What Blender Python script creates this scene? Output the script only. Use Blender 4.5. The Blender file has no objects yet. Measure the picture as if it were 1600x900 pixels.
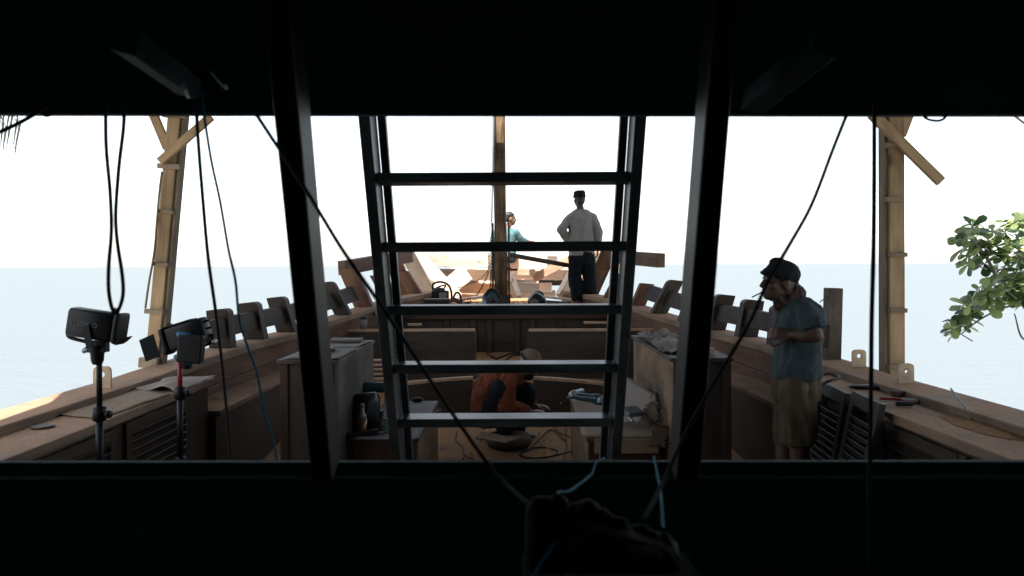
import bpy, bmesh, math, random
import numpy as np
from mathutils import Vector, Matrix, noise
random.seed(7)
R = math.radians
S = bpy.context.scene
COL = S.collection
V = Vector

# ------------------------------------------------------------------ camera
FP, PX, PY, CZ, SL = 1244.0, 800.0, 414.5, 1.67, 0.005   # focal (px of a 1600 wide frame), principal point, eye height, roll
cam = bpy.data.objects.new('camera', bpy.data.cameras.new('camera'))
COL.objects.link(cam)
cam.data.sensor_width = 36
cam.data.lens = 36 * FP / 1600
cam.data.shift_y = (PY - 450) / 1600
cam.data.clip_start = .05
cam.data.clip_end = 120000
_r = V((1, 0, -SL)).normalized(); _u = V((SL, 0, 1)).normalized(); _b = V((0, -1, 0))
cam.matrix_world = Matrix(((_r.x, _u.x, _b.x, 0), (_r.y, _u.y, _b.y, 0), (_r.z, _u.z, _b.z, CZ), (0, 0, 0, 1)))
cam.data.dof.use_dof = True
cam.data.dof.focus_distance = 8.5
cam.data.dof.aperture_fstop = 4.5
S.camera = cam

# ------------------------------------------------------------------ light
SUN_EL, SUN_AZ = 58.0, 205.0        # azimuth of the sun, clockwise from +Y (behind and to the left)
w = bpy.data.worlds.new('World'); S.world = w; w.use_nodes = True
nt = w.node_tree; nt.nodes.clear()
sky = nt.nodes.new('ShaderNodeTexSky'); sky.sky_type = 'NISHITA'; sky.sun_disc = False
sky.sun_elevation = R(SUN_EL); sky.sun_rotation = R(SUN_AZ); sky.air_density = 1.0; sky.dust_density = 1.2; sky.ozone_density = 1.0
bg = nt.nodes.new('ShaderNodeBackground'); bg.inputs[1].default_value = .15
wo = nt.nodes.new('ShaderNodeOutputWorld')
hs = nt.nodes.new('ShaderNodeHueSaturation'); hs.inputs['Saturation'].default_value = .45      # whiteness of the overexposed sky put in by washing out its colour
nt.links.new(sky.outputs[0], hs.inputs['Color']); nt.links.new(hs.outputs[0], bg.inputs[0]); nt.links.new(bg.outputs[0], wo.inputs[0])
sl = bpy.data.lights.new('sun', 'SUN'); sl.energy = 5.0; sl.angle = R(.5); sl.color = (1, .95, .87)
sun = bpy.data.objects.new('sun', sl); COL.objects.link(sun); sun.location = (-6, -12, 20)
sdir = V((math.sin(R(SUN_AZ)) * math.cos(R(SUN_EL)), math.cos(R(SUN_AZ)) * math.cos(R(SUN_EL)), math.sin(R(SUN_EL))))
sun.rotation_euler = sdir.to_track_quat('Z', 'Y').to_euler()
S.view_settings.view_transform = 'Standard'; S.view_settings.look = 'None'
S.view_settings.exposure = 1.5; S.view_settings.gamma = 1
S.render.engine = 'CYCLES'
S.cycles.max_bounces = 8; S.cycles.diffuse_bounces = 5
try: S.cycles.use_denoising = True
except Exception: pass

def at(px, py, Y):
    u = (px - PX) / FP; v = (PY - py) / FP
    return V(((u + SL * v) * Y, Y, CZ + (v - SL * u) * Y))
def xc(Y): return -.014 * Y          # centre line of the boat

# ------------------------------------------------------------------ mesh building
WL = {}
def tag(o, label=None, cat=None, group=None, kind=None):
    if label: o['label'] = label
    if cat: o['category'] = cat
    if group: o['group'] = group
    if kind: o['kind'] = kind
    return o
def empty(name, loc, label, cat, group=None):
    o = bpy.data.objects.new(name, None); COL.objects.link(o)
    o.empty_display_size = .05
    o.location = loc; WL[o] = V(loc)
    return tag(o, label, cat, group)

class MB:
    """collects primitives in world space; every vertex carries a grain coordinate (x runs along the grain)"""
    def __init__(s): s.v = []; s.g = []; s.f = []; s.m = []; s.sm = []
    def add(s, vs, fs, gs=None, mi=0, smooth=False):
        n = len(s.v); s.v += [V(p) for p in vs]
        s.g += [V(g) for g in (gs if gs is not None else vs)]
        s.f += [tuple(i + n for i in f) for f in fs]; s.m += [mi] * len(fs); s.sm += [smooth] * len(fs)
        return s
    def hexa(s, p, mi=0, long=None):       # 8 corners: 0-3 one end (ccw), 4-7 other end
        c = [V(q) for q in p]; o = V((random.uniform(0, 50), random.uniform(0, 50), random.uniform(0, 50)))
        ex = ((c[4] + c[5] + c[6] + c[7]) - (c[0] + c[1] + c[2] + c[3])) / 4
        ey = (c[1] - c[0]); ez = (c[3] - c[0])
        L = [(ex.length, ex), (ey.length, ey), (ez.length, ez)]
        L.sort(key=lambda t: -t[0])
        ax = [t[1].normalized() if t[0] > 1e-9 else V((1, 0, 0)) for t in L]
        g = [V((q.dot(ax[0]), q.dot(ax[1]), q.dot(ax[2]))) + o for q in c]
        s.add(c, [(3, 2, 1, 0), (4, 5, 6, 7), (0, 1, 5, 4), (1, 2, 6, 5), (2, 3, 7, 6), (3, 0, 4, 7)], g, mi)
        return s
    def box(s, c, d, rot=None, mi=0):
        c = V(c); d = V(d) / 2; M = rot if rot is not None else Matrix.Identity(3)
        pts = []
        for sx in (-1, 1):
            for (sy, sz) in ((-1, -1), (1, -1), (1, 1), (-1, 1)):
                pts.append(c + M @ V((sx * d.x, sy * d.y, sz * d.z)))
        return s.hexa(pts, mi)
    def bb(s, x0, x1, y0, y1, z0, z1, mi=0):
        return s.box(((x0 + x1) / 2, (y0 + y1) / 2, (z0 + z1) / 2), (abs(x1 - x0), abs(y1 - y0), abs(z1 - z0)), None, mi)
    def beam(s, a, b, wd, th, up=(0, 0, 1), w2=None, t2=None, mi=0):   # wd across, th along up
        a, b = V(a), V(b); d = (b - a).normalized(); sd = d.cross(V(up))
        sd = sd.normalized() if sd.length > 1e-6 else V((1, 0, 0)); u = sd.cross(d).normalized()
        w2 = wd if w2 is None else w2; t2 = th if t2 is None else t2
        q = [a + sd * x * wd / 2 + u * y * th / 2 for x, y in ((-1, -1), (1, -1), (1, 1), (-1, 1))]
        q += [b + sd * x * w2 / 2 + u * y * t2 / 2 for x, y in ((-1, -1), (1, -1), (1, 1), (-1, 1))]
        return s.hexa(q, mi)
    def prism(s, poly, ext, mi=0):         # polygon (3-D points, planar) extruded by a vector
        n = len(poly); p = [V(q) for q in poly]; e = V(ext)
        o = V((random.uniform(0, 50), random.uniform(0, 50), random.uniform(0, 50)))
        vs = p + [q + e for q in p]
        fs = [tuple(range(n))[::-1], tuple(range(n, 2 * n))] + [(i, (i + 1) % n, n + (i + 1) % n, n + i) for i in range(n)]
        best = max(range(n), key=lambda i: (p[(i + 1) % n] - p[i]).length)
        ax = (p[(best + 1) % n] - p[best]).normalized(); az = e.normalized() if e.length > 0 else V((0, 0, 1)); ay = az.cross(ax)
        return s.add(vs, fs, [V((q.dot(ax), q.dot(ay), q.dot(az))) + o for q in vs], mi)
    def tube(s, pts, r, seg=8, mi=0, r2=None, cap=True):
        pts = [V(p) for p in pts]; n = len(pts); vs = []; gs = []; L = 0; nrm = None
        for i, p in enumerate(pts):
            d = (pts[min(i + 1, n - 1)] - pts[max(i - 1, 0)]).normalized()
            if nrm is None:
                nrm = d.cross(V((0, 0, 1)));
                if nrm.length < 1e-3: nrm = d.cross(V((1, 0, 0)))
                nrm.normalize()
            nrm = (nrm - d * nrm.dot(d)).normalized(); bn = d.cross(nrm)
            rr = r if r2 is None else r + (r2 - r) * i / max(1, n - 1)
            if callable(r): rr = r(i / max(1, n - 1))
            if i: L += (p - pts[i - 1]).length
            for k in range(seg):
                a = 2 * math.pi * k / seg
                vs.append(p + (nrm * math.cos(a) + bn * math.sin(a)) * rr); gs.append(V((L, rr * math.cos(a) + 3, rr * math.sin(a))))
        fs = [(i * seg + k, i * seg + (k + 1) % seg, (i + 1) * seg + (k + 1) % seg, (i + 1) * seg + k) for i in range(n - 1) for k in range(seg)]
        if cap: fs += [tuple(range(seg))[::-1], tuple(range((n - 1) * seg, n * seg))]
        return s.add(vs, fs, gs, mi, True)
    def lathe(s, base, axis, prof, seg=20, mi=0, smooth=True):   # prof: list of (distance along axis, radius)
        axis = V(axis).normalized(); a = axis.orthogonal().normalized(); b = axis.cross(a); base = V(base)
        vs = [base + axis * h + (a * math.cos(2 * math.pi * k / seg) + b * math.sin(2 * math.pi * k / seg)) * max(r, 1e-4) for h, r in prof for k in range(seg)]
        n = len(prof)
        fs = [(i * seg + k, i * seg + (k + 1) % seg, (i + 1) * seg + (k + 1) % seg, (i + 1) * seg + k) for i in range(n - 1) for k in range(seg)]
        fs += [tuple(range(seg))[::-1], tuple(range((n - 1) * seg, n * seg))]
        return s.add(vs, fs, None, mi, smooth)
    def cap(s, p0, p1, r0, r1, seg=12, flat0=False, flat1=False, mi=0):  # tapered capsule
        p0, p1 = V(p0), V(p1); d = p1 - p0; L = d.length; prof = []
        if flat0: prof += [(0, r0 * .98), (0, r0)] if False else [(0, r0)]
        else: prof += [(-r0 * math.cos(t), r0 * math.sin(t)) for t in (0, .35, .7, 1.05, 1.4)] + [(0, r0)]
        prof += [(L * k / 4, r0 + (r1 - r0) * k / 4) for k in (1, 2, 3)]
        if flat1: prof += [(L, r1)]
        else: prof += [(L, r1)] + [(L + r1 * math.sin(t), r1 * math.cos(t)) for t in (.3, .6, .9, 1.2, 1.5)]
        return s.lathe(p0, d, prof, seg, mi)
    def ell(s, c, rx, ry, rz, M=None, seg=16, mi=0):
        M = M or Matrix.Identity(3); vs = []; c = V(c); n = 10
        for i in range(n + 1):
            t = math.pi * i / n
            for k in range(seg):
                a = 2 * math.pi * k / seg
                vs.append(c + M @ V((rx * max(math.sin(t), .01) * math.cos(a), ry * max(math.sin(t), .01) * math.sin(a), -rz * math.cos(t))))
        fs = [(i * seg + k, i * seg + (k + 1) % seg, (i + 1) * seg + (k + 1) % seg, (i + 1) * seg + k) for i in range(n) for k in range(seg)]
        fs += [tuple(range(seg))[::-1], tuple(range(n * seg, (n + 1) * seg))]
        return s.add(vs, fs, None, mi, True)
    def loft(s, rings, seg=24, mi=0, smooth=True, power=1.0):  # rings: (centre, side vector, depth vector)
        vs = []
        for c, a, b in rings:
            c, a, b = V(c), V(a), V(b)
            for k in range(seg):
                t = 2 * math.pi * k / seg; ct, st = math.cos(t), math.sin(t)
                vs.append(c + a * math.copysign(abs(ct) ** power, ct) + b * math.copysign(abs(st) ** power, st))
        n = len(rings)
        fs = [(i * seg + k, i * seg + (k + 1) % seg, (i + 1) * seg + (k + 1) % seg, (i + 1) * seg + k) for i in range(n - 1) for k in range(seg)]
        fs += [tuple(range(seg))[::-1], tuple(range((n - 1) * seg, n * seg))]
        return s.add(vs, fs, None, mi, smooth)
    def sheet(s, fn, nu, nv, th=0, mi=0, smooth=True):     # fn(u,v) -> point; thickness downwards along local normal
        P = [[V(fn(i / nu, j / nv)) for j in range(nv + 1)] for i in range(nu + 1)]
        top = [p for r in P for p in r]; W = nv + 1
        fs = [(i * W + j, (i + 1) * W + j, (i + 1) * W + j + 1, i * W + j + 1) for i in range(nu) for j in range(nv)]
        o = V((random.uniform(0, 20), random.uniform(0, 20), 0))
        g = [V((i / nu * (P[0][0] - P[-1][0]).length, j / nv * (P[0][0] - P[0][-1]).length, 0)) + o for i in range(nu + 1) for j in range(nv + 1)]
        if th:
            nn = (P[-1][0] - P[0][0]).cross(P[0][-1] - P[0][0]).normalized(); m = len(top)
            bot = [p - nn * th for p in top]
            fs2 = [tuple(x + m for x in f)[::-1] for f in fs]
            bd = [i * W for i in range(nu + 1)] + [nu * W + j for j in range(1, nv + 1)] + [i * W + nv for i in range(nu - 1, -1, -1)] + [j for j in range(nv - 1, 0, -1)]
            fs3 = [(bd[k], bd[k] + m, bd[(k + 1) % len(bd)] + m, bd[(k + 1) % len(bd)]) for k in range(len(bd))]
            return s.add(top + bot, fs + fs2 + fs3, g + g, mi, smooth)
        return s.add(top, fs, g, mi, smooth)
    def build(s, name, mat, parent=None, bevel=0, recalc=True, origin=None, fix=None):
        me = bpy.data.meshes.new(name)
        if parent is not None: o0 = WL[parent]
        elif origin is not None: o0 = V(origin)
        else:
            o0 = V((sum(p.x for p in s.v) / len(s.v), sum(p.y for p in s.v) / len(s.v), min(p.z for p in s.v)))
        me.from_pydata([p - o0 for p in s.v], [], s.f)
        me.polygons.foreach_set('material_index', s.m); me.polygons.foreach_set('use_smooth', s.sm)
        at_ = me.attributes.new('grain', 'FLOAT_VECTOR', 'POINT')
        at_.data.foreach_set('vector', [c for g in s.g for c in g])
        for m in (mat if isinstance(mat, (list, tuple)) else [mat]): me.materials.append(m)
        if recalc:
            bm = bmesh.new(); bm.from_mesh(me); bmesh.ops.recalc_face_normals(bm, faces=bm.faces); bm.to_mesh(me); bm.free()
        me.update()
        o = bpy.data.objects.new(name, me); COL.objects.link(o)
        if parent is not None: o.parent = parent; WL[o] = WL[parent].copy()
        else: o.location = o0; WL[o] = V(o0)
        if bevel:
            b = o.modifiers.new('bevel', 'BEVEL'); b.width = bevel; b.segments = 2; b.limit_method = 'ANGLE'; b.angle_limit = R(40)
        return o
    def body(s, name, mat, parent, voxel=.008, smooth=4, wrinkle=0, wscale=9, stretch=(1, 1, .5), seed=0):
        """union of the collected solids as ONE continuous skin"""
        o = s.build(name, mat, None, recalc=False, origin=(0, 0, 0))
        rm = o.modifiers.new('remesh', 'REMESH'); rm.mode = 'VOXEL'; rm.voxel_size = voxel; rm.use_smooth_shade = True
        if smooth:
            sm = o.modifiers.new('smooth', 'SMOOTH'); sm.factor = .5; sm.iterations = smooth
        dg = bpy.context.evaluated_depsgraph_get(); dg.update()
        me = bpy.data.meshes.new_from_object(o.evaluated_get(dg))
        bpy.data.objects.remove(o)
        o0 = WL[parent]
        n = len(me.vertices); nr = [v.normal.copy() for v in me.vertices]
        for v in me.vertices:
            if wrinkle:
                q = V((v.co.x * stretch[0], v.co.y * stretch[1], v.co.z * stretch[2])) * wscale + V((seed, seed * 2, seed))
                t = noise.noise(q) + .5 * noise.noise(q * 2.3)
                v.co += nr[v.index] * wrinkle * (1 - 2 * abs(t))
            v.co -= o0
        for p in me.polygons: p.use_smooth = True; p.material_index = 0
        me.materials.clear(); me.materials.append(mat)
        ob = bpy.data.objects.new(name, me); COL.objects.link(ob); ob.parent = parent; WL[ob] = WL[parent].copy()
        return ob

def crv(pts, n=8):                      # catmull-rom through points
    p = [V(q) for q in pts]; p = [p[0] * 2 - p[1]] + p + [p[-1] * 2 - p[-2]]; out = []
    for i in range(1, len(p) - 2):
        for k in range(n):
            t = k / n; a, b, c, d = p[i - 1:i + 3]
            out.append(.5 * ((2 * b) + (c - a) * t + (2 * a - 5 * b + 4 * c - d) * t * t + (3 * b - a - 3 * c + d) * t ** 3))
    return out + [p[-2]]
def pp(lst, Y=None):                    # list of (px,py[,Y]) -> points
    return [at(q[0], q[1], q[2] if len(q) > 2 else Y) for q in lst]
def copy_tree(o, parent=None):
    c = o.copy(); COL.objects.link(c)
    if parent is not None: c.parent = parent
    for ch in list(o.children): copy_tree(ch, c)
    return c

# ------------------------------------------------------------------ materials
def newmat(name):
    m = bpy.data.materials.new(name); m.use_nodes = True; n = m.node_tree.nodes; l = m.node_tree.links
    b = n['Principled BSDF']; return m, n, l, b
def ramp(n, stops):
    r = n.new('ShaderNodeValToRGB'); e = r.color_ramp.elements
    e[0].position, e[0].color = stops[0][0], (*stops[0][1], 1); e[1].position, e[1].color = stops[-1][0], (*stops[-1][1], 1)
    for p, c in stops[1:-1]:
        q = e.new(p); q.color = (*c, 1)
    return r
def wood(name, c1, c2, rough=.6, sc=(2.5, 26, 26), bump=.25, dust=0, dcol=(.40, .25, .13), stain=.5, knots=False, spec=.22):
    m, n, l, b = newmat(name)
    a = n.new('ShaderNodeAttribute'); a.attribute_name = 'grain'
    mp = n.new('ShaderNodeMapping'); mp.inputs['Scale'].default_value = sc; l.new(a.outputs['Vector'], mp.inputs[0])
    nz = n.new('ShaderNodeTexNoise'); nz.inputs['Scale'].default_value = 1; nz.inputs['Detail'].default_value = 7; nz.inputs['Roughness'].default_value = .65
    nz.inputs['Distortion'].default_value = .6
    l.new(mp.outputs[0], nz.inputs[0])
    rp = ramp(n, [(.3, c1), (.68, c2)]); l.new(nz.outputs[0], rp.inputs[0])
    n2 = n.new('ShaderNodeTexNoise'); n2.inputs['Scale'].default_value = 2.2; n2.inputs['Detail'].default_value = 5; l.new(a.outputs['Vector'], n2.inputs[0])
    r2 = ramp(n, [(.35, (1 - stain * .8,) * 3), (.62, (1, 1, 1))]); l.new(n2.outputs[0], r2.inputs[0])
    mx = n.new('ShaderNodeMixRGB'); mx.blend_type = 'MULTIPLY'; mx.inputs[0].default_value = 1
    l.new(rp.outputs[0], mx.inputs[1]); l.new(r2.outputs[0], mx.inputs[2]); col = mx.outputs[0]
    if knots:
        vo = n.new('ShaderNodeTexVoronoi'); vo.inputs['Scale'].default_value = 1; mk = n.new('ShaderNodeMapping'); mk.inputs['Scale'].default_value = (2.0, 4.2, 4.2)
        l.new(a.outputs['Vector'], mk.inputs[0]); l.new(mk.outputs[0], vo.inputs[0])
        rk = ramp(n, [(.07, (.28, .16, .09)), (.17, (1, 1, 1))]); l.new(vo.outputs['Distance'], rk.inputs[0])
        m3 = n.new('ShaderNodeMixRGB'); m3.blend_type = 'MULTIPLY'; m3.inputs[0].default_value = .85; l.new(col, m3.inputs[1]); l.new(rk.outputs[0], m3.inputs[2]); col = m3.outputs[0]
    rgh = None
    if dust:
        ge = n.new('ShaderNodeNewGeometry'); sx = n.new('ShaderNodeSeparateXYZ'); l.new(ge.outputs['Normal'], sx.inputs[0])
        tc = n.new('ShaderNodeTexCoord')
        n4 = n.new('ShaderNodeTexNoise'); n4.inputs['Scale'].default_value = 2.6; n4.inputs['Detail'].default_value = 8; n4.inputs['Roughness'].default_value = .7; l.new(tc.outputs['Object'], n4.inputs[0])
        mr = n.new('ShaderNodeMapRange'); mr.inputs[1].default_value = .85; mr.inputs[2].default_value = .97; l.new(sx.outputs[2], mr.inputs[0])
        mr2 = n.new('ShaderNodeMapRange'); mr2.inputs[1].default_value = .62 - .35 * dust; mr2.inputs[2].default_value = .80 - .35 * dust; l.new(n4.outputs[0], mr2.inputs[0])
        mu = n.new('ShaderNodeMath'); mu.operation = 'MULTIPLY'; l.new(mr.outputs[0], mu.inputs[0]); l.new(mr2.outputs[0], mu.inputs[1])
        mu2 = n.new('ShaderNodeMath'); mu2.operation = 'MULTIPLY'; mu2.inputs[1].default_value = min(.95, .5 + .45 * dust); l.new(mu.outputs[0], mu2.inputs[0])
        n5 = n.new('ShaderNodeTexNoise'); n5.inputs['Scale'].default_value = 70; n5.inputs['Detail'].default_value = 3; l.new(tc.outputs['Object'], n5.inputs[0])
        rd = ramp(n, [(.3, tuple(c * .65 for c in dcol)), (.7, tuple(c * 1.15 for c in dcol))]); l.new(n5.outputs[0], rd.inputs[0])
        m4 = n.new('ShaderNodeMixRGB'); l.new(mu2.outputs[0], m4.inputs[0]); l.new(col, m4.inputs[1]); l.new(rd.outputs[0], m4.inputs[2]); col = m4.outputs[0]
        mrr = n.new('ShaderNodeMapRange'); mrr.inputs[3].default_value = rough; mrr.inputs[4].default_value = .95; l.new(mu2.outputs[0], mrr.inputs[0]); l.new(mrr.outputs[0], b.inputs['Roughness'])
    else: b.inputs['Roughness'].default_value = rough
    l.new(col, b.inputs['Base Color']); b.inputs['Specular IOR Level'].default_value = spec
    bp = n.new('ShaderNodeBump'); bp.inputs['Strength'].default_value = bump; bp.inputs['Distance'].default_value = .006
    l.new(nz.outputs[0], bp.inputs['Height']); l.new(bp.outputs[0], b.inputs['Normal'])
    return m
def plain(name, col, rough=.5, metal=0, var=.25, sc=14, bump=0, spec=.5, coat=0, bsc=None):
    m, n, l, b = newmat(name)
    if rough >= .8 and spec == .5: spec = .15
    tc = n.new('ShaderNodeTexCoord'); nz = n.new('ShaderNodeTexNoise'); nz.inputs['Scale'].default_value = sc; nz.inputs['Detail'].default_value = 6
    l.new(tc.outputs['Object'], nz.inputs[0])
    r = ramp(n, [(.3, tuple(c * (1 - var) for c in col)), (.7, tuple(min(1, c * (1 + var)) for c in col))]); l.new(nz.outputs[0], r.inputs[0]); l.new(r.outputs[0], b.inputs['Base Color'])
    mr = n.new('ShaderNodeMapRange'); mr.inputs[3].default_value = max(.03, rough - .12); mr.inputs[4].default_value = min(1, rough + .12); l.new(nz.outputs[0], mr.inputs[0]); l.new(mr.outputs[0], b.inputs['Roughness'])
    b.inputs['Metallic'].default_value = metal; b.inputs['Specular IOR Level'].default_value = spec
    if bump:
        n2 = n.new('ShaderNodeTexNoise'); n2.inputs['Scale'].default_value = bsc or sc * 8; n2.inputs['Detail'].default_value = 4; l.new(tc.outputs['Object'], n2.inputs[0])
        bp = n.new('ShaderNodeBump'); bp.inputs['Strength'].default_value = bump; bp.inputs['Distance'].default_value = .004; l.new(n2.outputs[0], bp.inputs['Height']); l.new(bp.outputs[0], b.inputs['Normal'])
    return m
def striped(name, c1, c2, sc, axis='X', rough=.8):       # fine corrugation or weave along the grain coordinate
    m, n, l, b = newmat(name)
    a = n.new('ShaderNodeAttribute'); a.attribute_name = 'grain'
    wv = n.new('ShaderNodeTexWave'); wv.bands_direction = axis; wv.inputs['Scale'].default_value = sc; wv.inputs['Distortion'].default_value = 1.5; wv.inputs['Detail'].default_value = 3
    l.new(a.outputs['Vector'], wv.inputs[0]); r = ramp(n, [(0, c1), (1, c2)]); l.new(wv.outputs[0], r.inputs[0]); l.new(r.outputs[0], b.inputs['Base Color'])
    b.inputs['Roughness'].default_value = rough; return m

M = dict(
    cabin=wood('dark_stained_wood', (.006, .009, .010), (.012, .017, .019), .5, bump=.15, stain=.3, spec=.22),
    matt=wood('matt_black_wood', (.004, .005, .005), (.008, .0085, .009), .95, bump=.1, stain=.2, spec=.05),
    inner=wood('dark_teal_wood', (.030, .058, .062), (.055, .095, .10), .8, bump=.3, stain=.5, spec=.2),  # teal tint put into the colour to lift the cabin's shaded blacks
    cool=wood('pale_teal_bounce_wood', (.28, .40, .41), (.38, .50, .51), .7, bump=.2, stain=.4),  # pale teal chosen so the unseen cabin surfaces bounce light onto the header
    ladder=wood('grey_worn_wood', (.045, .054, .060), (.10, .115, .125), .38, sc=(2, 34, 34), bump=.3, stain=.8, spec=.32),
    teak=wood('brown_hull_wood', (.040, .022, .014), (.092, .053, .034), .55, sc=(2, 18, 18), dust=.35, stain=.5),
    teakred=wood('reddish_timber', (.080, .040, .025), (.17, .089, .056), .55, sc=(2, 14, 14), dust=.3, stain=.5),
    grey=wood('weathered_plank', (.085, .068, .055), (.19, .155, .125), .7, sc=(2, 16, 16), dust=.2, stain=.7),
    deck=wood('dusty_deck_wood', (.15, .092, .055), (.28, .18, .11), .7, sc=(2, 20, 20), dust=.9, dcol=(.46, .26, .125)),
    shelf=wood('sandy_shelf_wood', (.18, .12, .085), (.32, .215, .15), .65, sc=(2, 18, 18), dust=.75, dcol=(.43, .265, .165)),
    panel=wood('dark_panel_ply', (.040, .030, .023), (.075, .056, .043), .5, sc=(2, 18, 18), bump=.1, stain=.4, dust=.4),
    edge=wood('pale_edge_wood', (.40, .25, .15), (.56, .37, .24), .6, stain=.3),
    ply=wood('worn_plywood', (.11, .068, .042), (.27, .18, .112), .65, sc=(3, 9, 9), bump=.15, stain=.7, dust=.3),
    fresh=wood('fresh_pine', (.60, .46, .36), (.78, .65, .54), .65, sc=(2, 12, 12), knots=True, stain=.2, bump=.2),
    fresh2=wood('fresh_hardwood', (.38, .22, .14), (.58, .38, .26), .65, sc=(2, 12, 12), stain=.35, bump=.2),
    scaf=wood('tan_scaffold_wood', (.24, .155, .082), (.44, .31, .18), .7, sc=(2, 15, 15), knots=True, stain=.5),
    blouv=wood('brown_louvre_wood', (.035, .025, .018), (.075, .055, .040), .55, stain=.4, dust=.3),
    dply=wood('dull_grey_plywood', (.050, .042, .034), (.12, .10, .08), .65, sc=(3, 9, 9), bump=.15, stain=.8),
    frame=wood('dark_brown_frame', (.018, .011, .008), (.042, .027, .019), .6, stain=.5),
    wframe=wood('weathered_frame', (.034, .027, .021), (.085, .067, .053), .7, stain=.7),
    scafd=wood('grey_side_wood', (.16, .12, .08), (.28, .22, .16), .75, stain=.5),
    mast=wood('weathered_mast_wood', (.045, .028, .016), (.34, .22, .125), .7, sc=(1.2, 16, 16), stain=.85, bump=.8),
    louv=wood('grey_louvre_wood', (.040, .037, .034), (.080, .074, .068), .55, stain=.4, dust=.2),
    black=plain('black_plastic', (.008, .008, .009), .5, var=.3, spec=.25),
    blackr=plain('black_rubber', (.010, .010, .012), .6),
    rope=plain('dark_rope', (.012, .014, .018), .75, bump=.4, sc=60),
    blue=plain('blue_cord', (.018, .15, .22), .8, sc=40, var=.35),
    pale=plain('pale_string', (.30, .40, .46), .45, sc=30),
    steel=plain('dull_steel', (.35, .36, .37), .38, metal=.9),
    brass=plain('rusty_plate', (.42, .31, .20), .65, metal=.1, bump=.2),
    red=plain('red_plastic', (.20, .012, .018), .4),
    bluep=plain('blue_plastic', (.02, .10, .20), .4),
    teal=plain('teal_tool_plastic', (.016, .055, .070), .42),
    tealp=plain('pale_tool_metal', (.30, .38, .42), .4, metal=.3),
    paper=plain('dusty_paper', (.20, .175, .16), .85, var=.18, sc=7, bump=.2, bsc=12),
    white=plain('white_paper', (.20, .19, .19), .8, var=.15, sc=6),
    card=striped('cardboard', (.20, .138, .086), (.235, .165, .105), 60),
    cardd=striped('dark_cardboard', (.10, .07, .045), (.13, .09, .06), 40),
    cardg=striped('greyed_cardboard', (.22, .18, .15), (.28, .235, .195), 10, 'Y'),
    greyp=plain('grey_foam', (.17, .18, .21), .75, bump=.3),
    skin=plain('brown_skin', (.070, .034, .021), .6, var=.15, sc=18, bump=.08),
    skin2=plain('tan_skin', (.20, .105, .066), .5, var=.12, sc=18, bump=.08),
    hair=plain('black_hair', (.010, .009, .009), .45, var=.4, sc=60, bump=.6),
    tee=plain('teal_grey_cotton', (.046, .062, .069), .9, var=.22, sc=16, bump=.25),
    shorts=plain('khaki_cotton', (.075, .056, .035), .9, var=.25, sc=10, bump=.3),
    gshirt=plain('grey_jersey', (.21, .20, .195), .9, var=.15, sc=8, bump=.2),
    jeans=plain('dark_denim', (.004, .0065, .009), .85, var=.4, sc=9, bump=.3),
    orange=plain('orange_shirt', (.19, .056, .026), .85, var=.2, sc=10, bump=.25),
    dcloth=plain('dark_trouser_cloth', (.018, .020, .022), .85, var=.3, sc=12, bump=.3),
    tealsh=plain('teal_shirt', (.085, .17, .18), .9, var=.15, sc=10, bump=.2),
    cap_=plain('dark_knit', (.012, .013, .016), .9, var=.4, sc=60, bump=.6),
    capt=plain('tan_cap_cloth', (.17, .115, .085), .85, var=.2, sc=12, bump=.25),
    scarf=plain('patterned_scarf', (.060, .040, .036), .9, var=.95, sc=28, bump=.3),
    amber=plain('amber_liquid', (.13, .052, .010), .2, var=.2),
    clear=plain('cloudy_glass', (.12, .135, .135), .2, var=.2),
    sack=plain('dark_jute', (.016, .018, .012), .8, var=.4, sc=25, bump=.6),
    tarp=plain('blue_grey_tarp', (.10, .12, .13), .7, var=.2, sc=3),
    yellow=plain('yellow_liner', (.45, .36, .08), .6),
    green=plain('green_bin_plastic', (.05, .07, .05), .5),
    bark=wood('grey_bark', (.13, .11, .09), (.27, .24, .20), .9, sc=(6, 20, 20), bump=.8, stain=.6),
    frond=plain('dry_frond', (.030, .034, .020), .8, var=.5, sc=20),
    dust=plain('orange_sawdust', (.30, .165, .075), .95, var=.4, sc=90, bump=.6),
    sand=plain('pale_beach_sand', (.46, .40, .31), .95, var=.2, sc=.8, bump=.3, bsc=20),
)
def leafmat(name, c, c2):
    m, n, l, b = newmat(name)
    a = n.new('ShaderNodeAttribute'); a.attribute_name = 'grain'
    nz = n.new('ShaderNodeTexNoise'); nz.inputs['Scale'].default_value = 5; l.new(a.outputs['Vector'], nz.inputs[0])
    r = ramp(n, [(.42, c), (.60, c2)]); l.new(nz.outputs[0], r.inputs[0]); l.new(r.outputs[0], b.inputs['Base Color'])
    b.inputs['Roughness'].default_value = .38
    tr = n.new('ShaderNodeBsdfTranslucent'); l.new(r.outputs[0], tr.inputs[0]); mx = n.new('ShaderNodeMixShader'); mx.inputs[0].default_value = .38
    l.new(b.outputs[0], mx.inputs[1]); l.new(tr.outputs[0], mx.inputs[2]); l.new(mx.outputs[0], n['Material Output'].inputs[0])
    return m
M['leaf'] = leafmat('sea_almond_leaf', (.035, .075, .026), (.36, .44, .17))  # dark and bright tones per leaf stand for shaded and sunlit leaves
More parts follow.
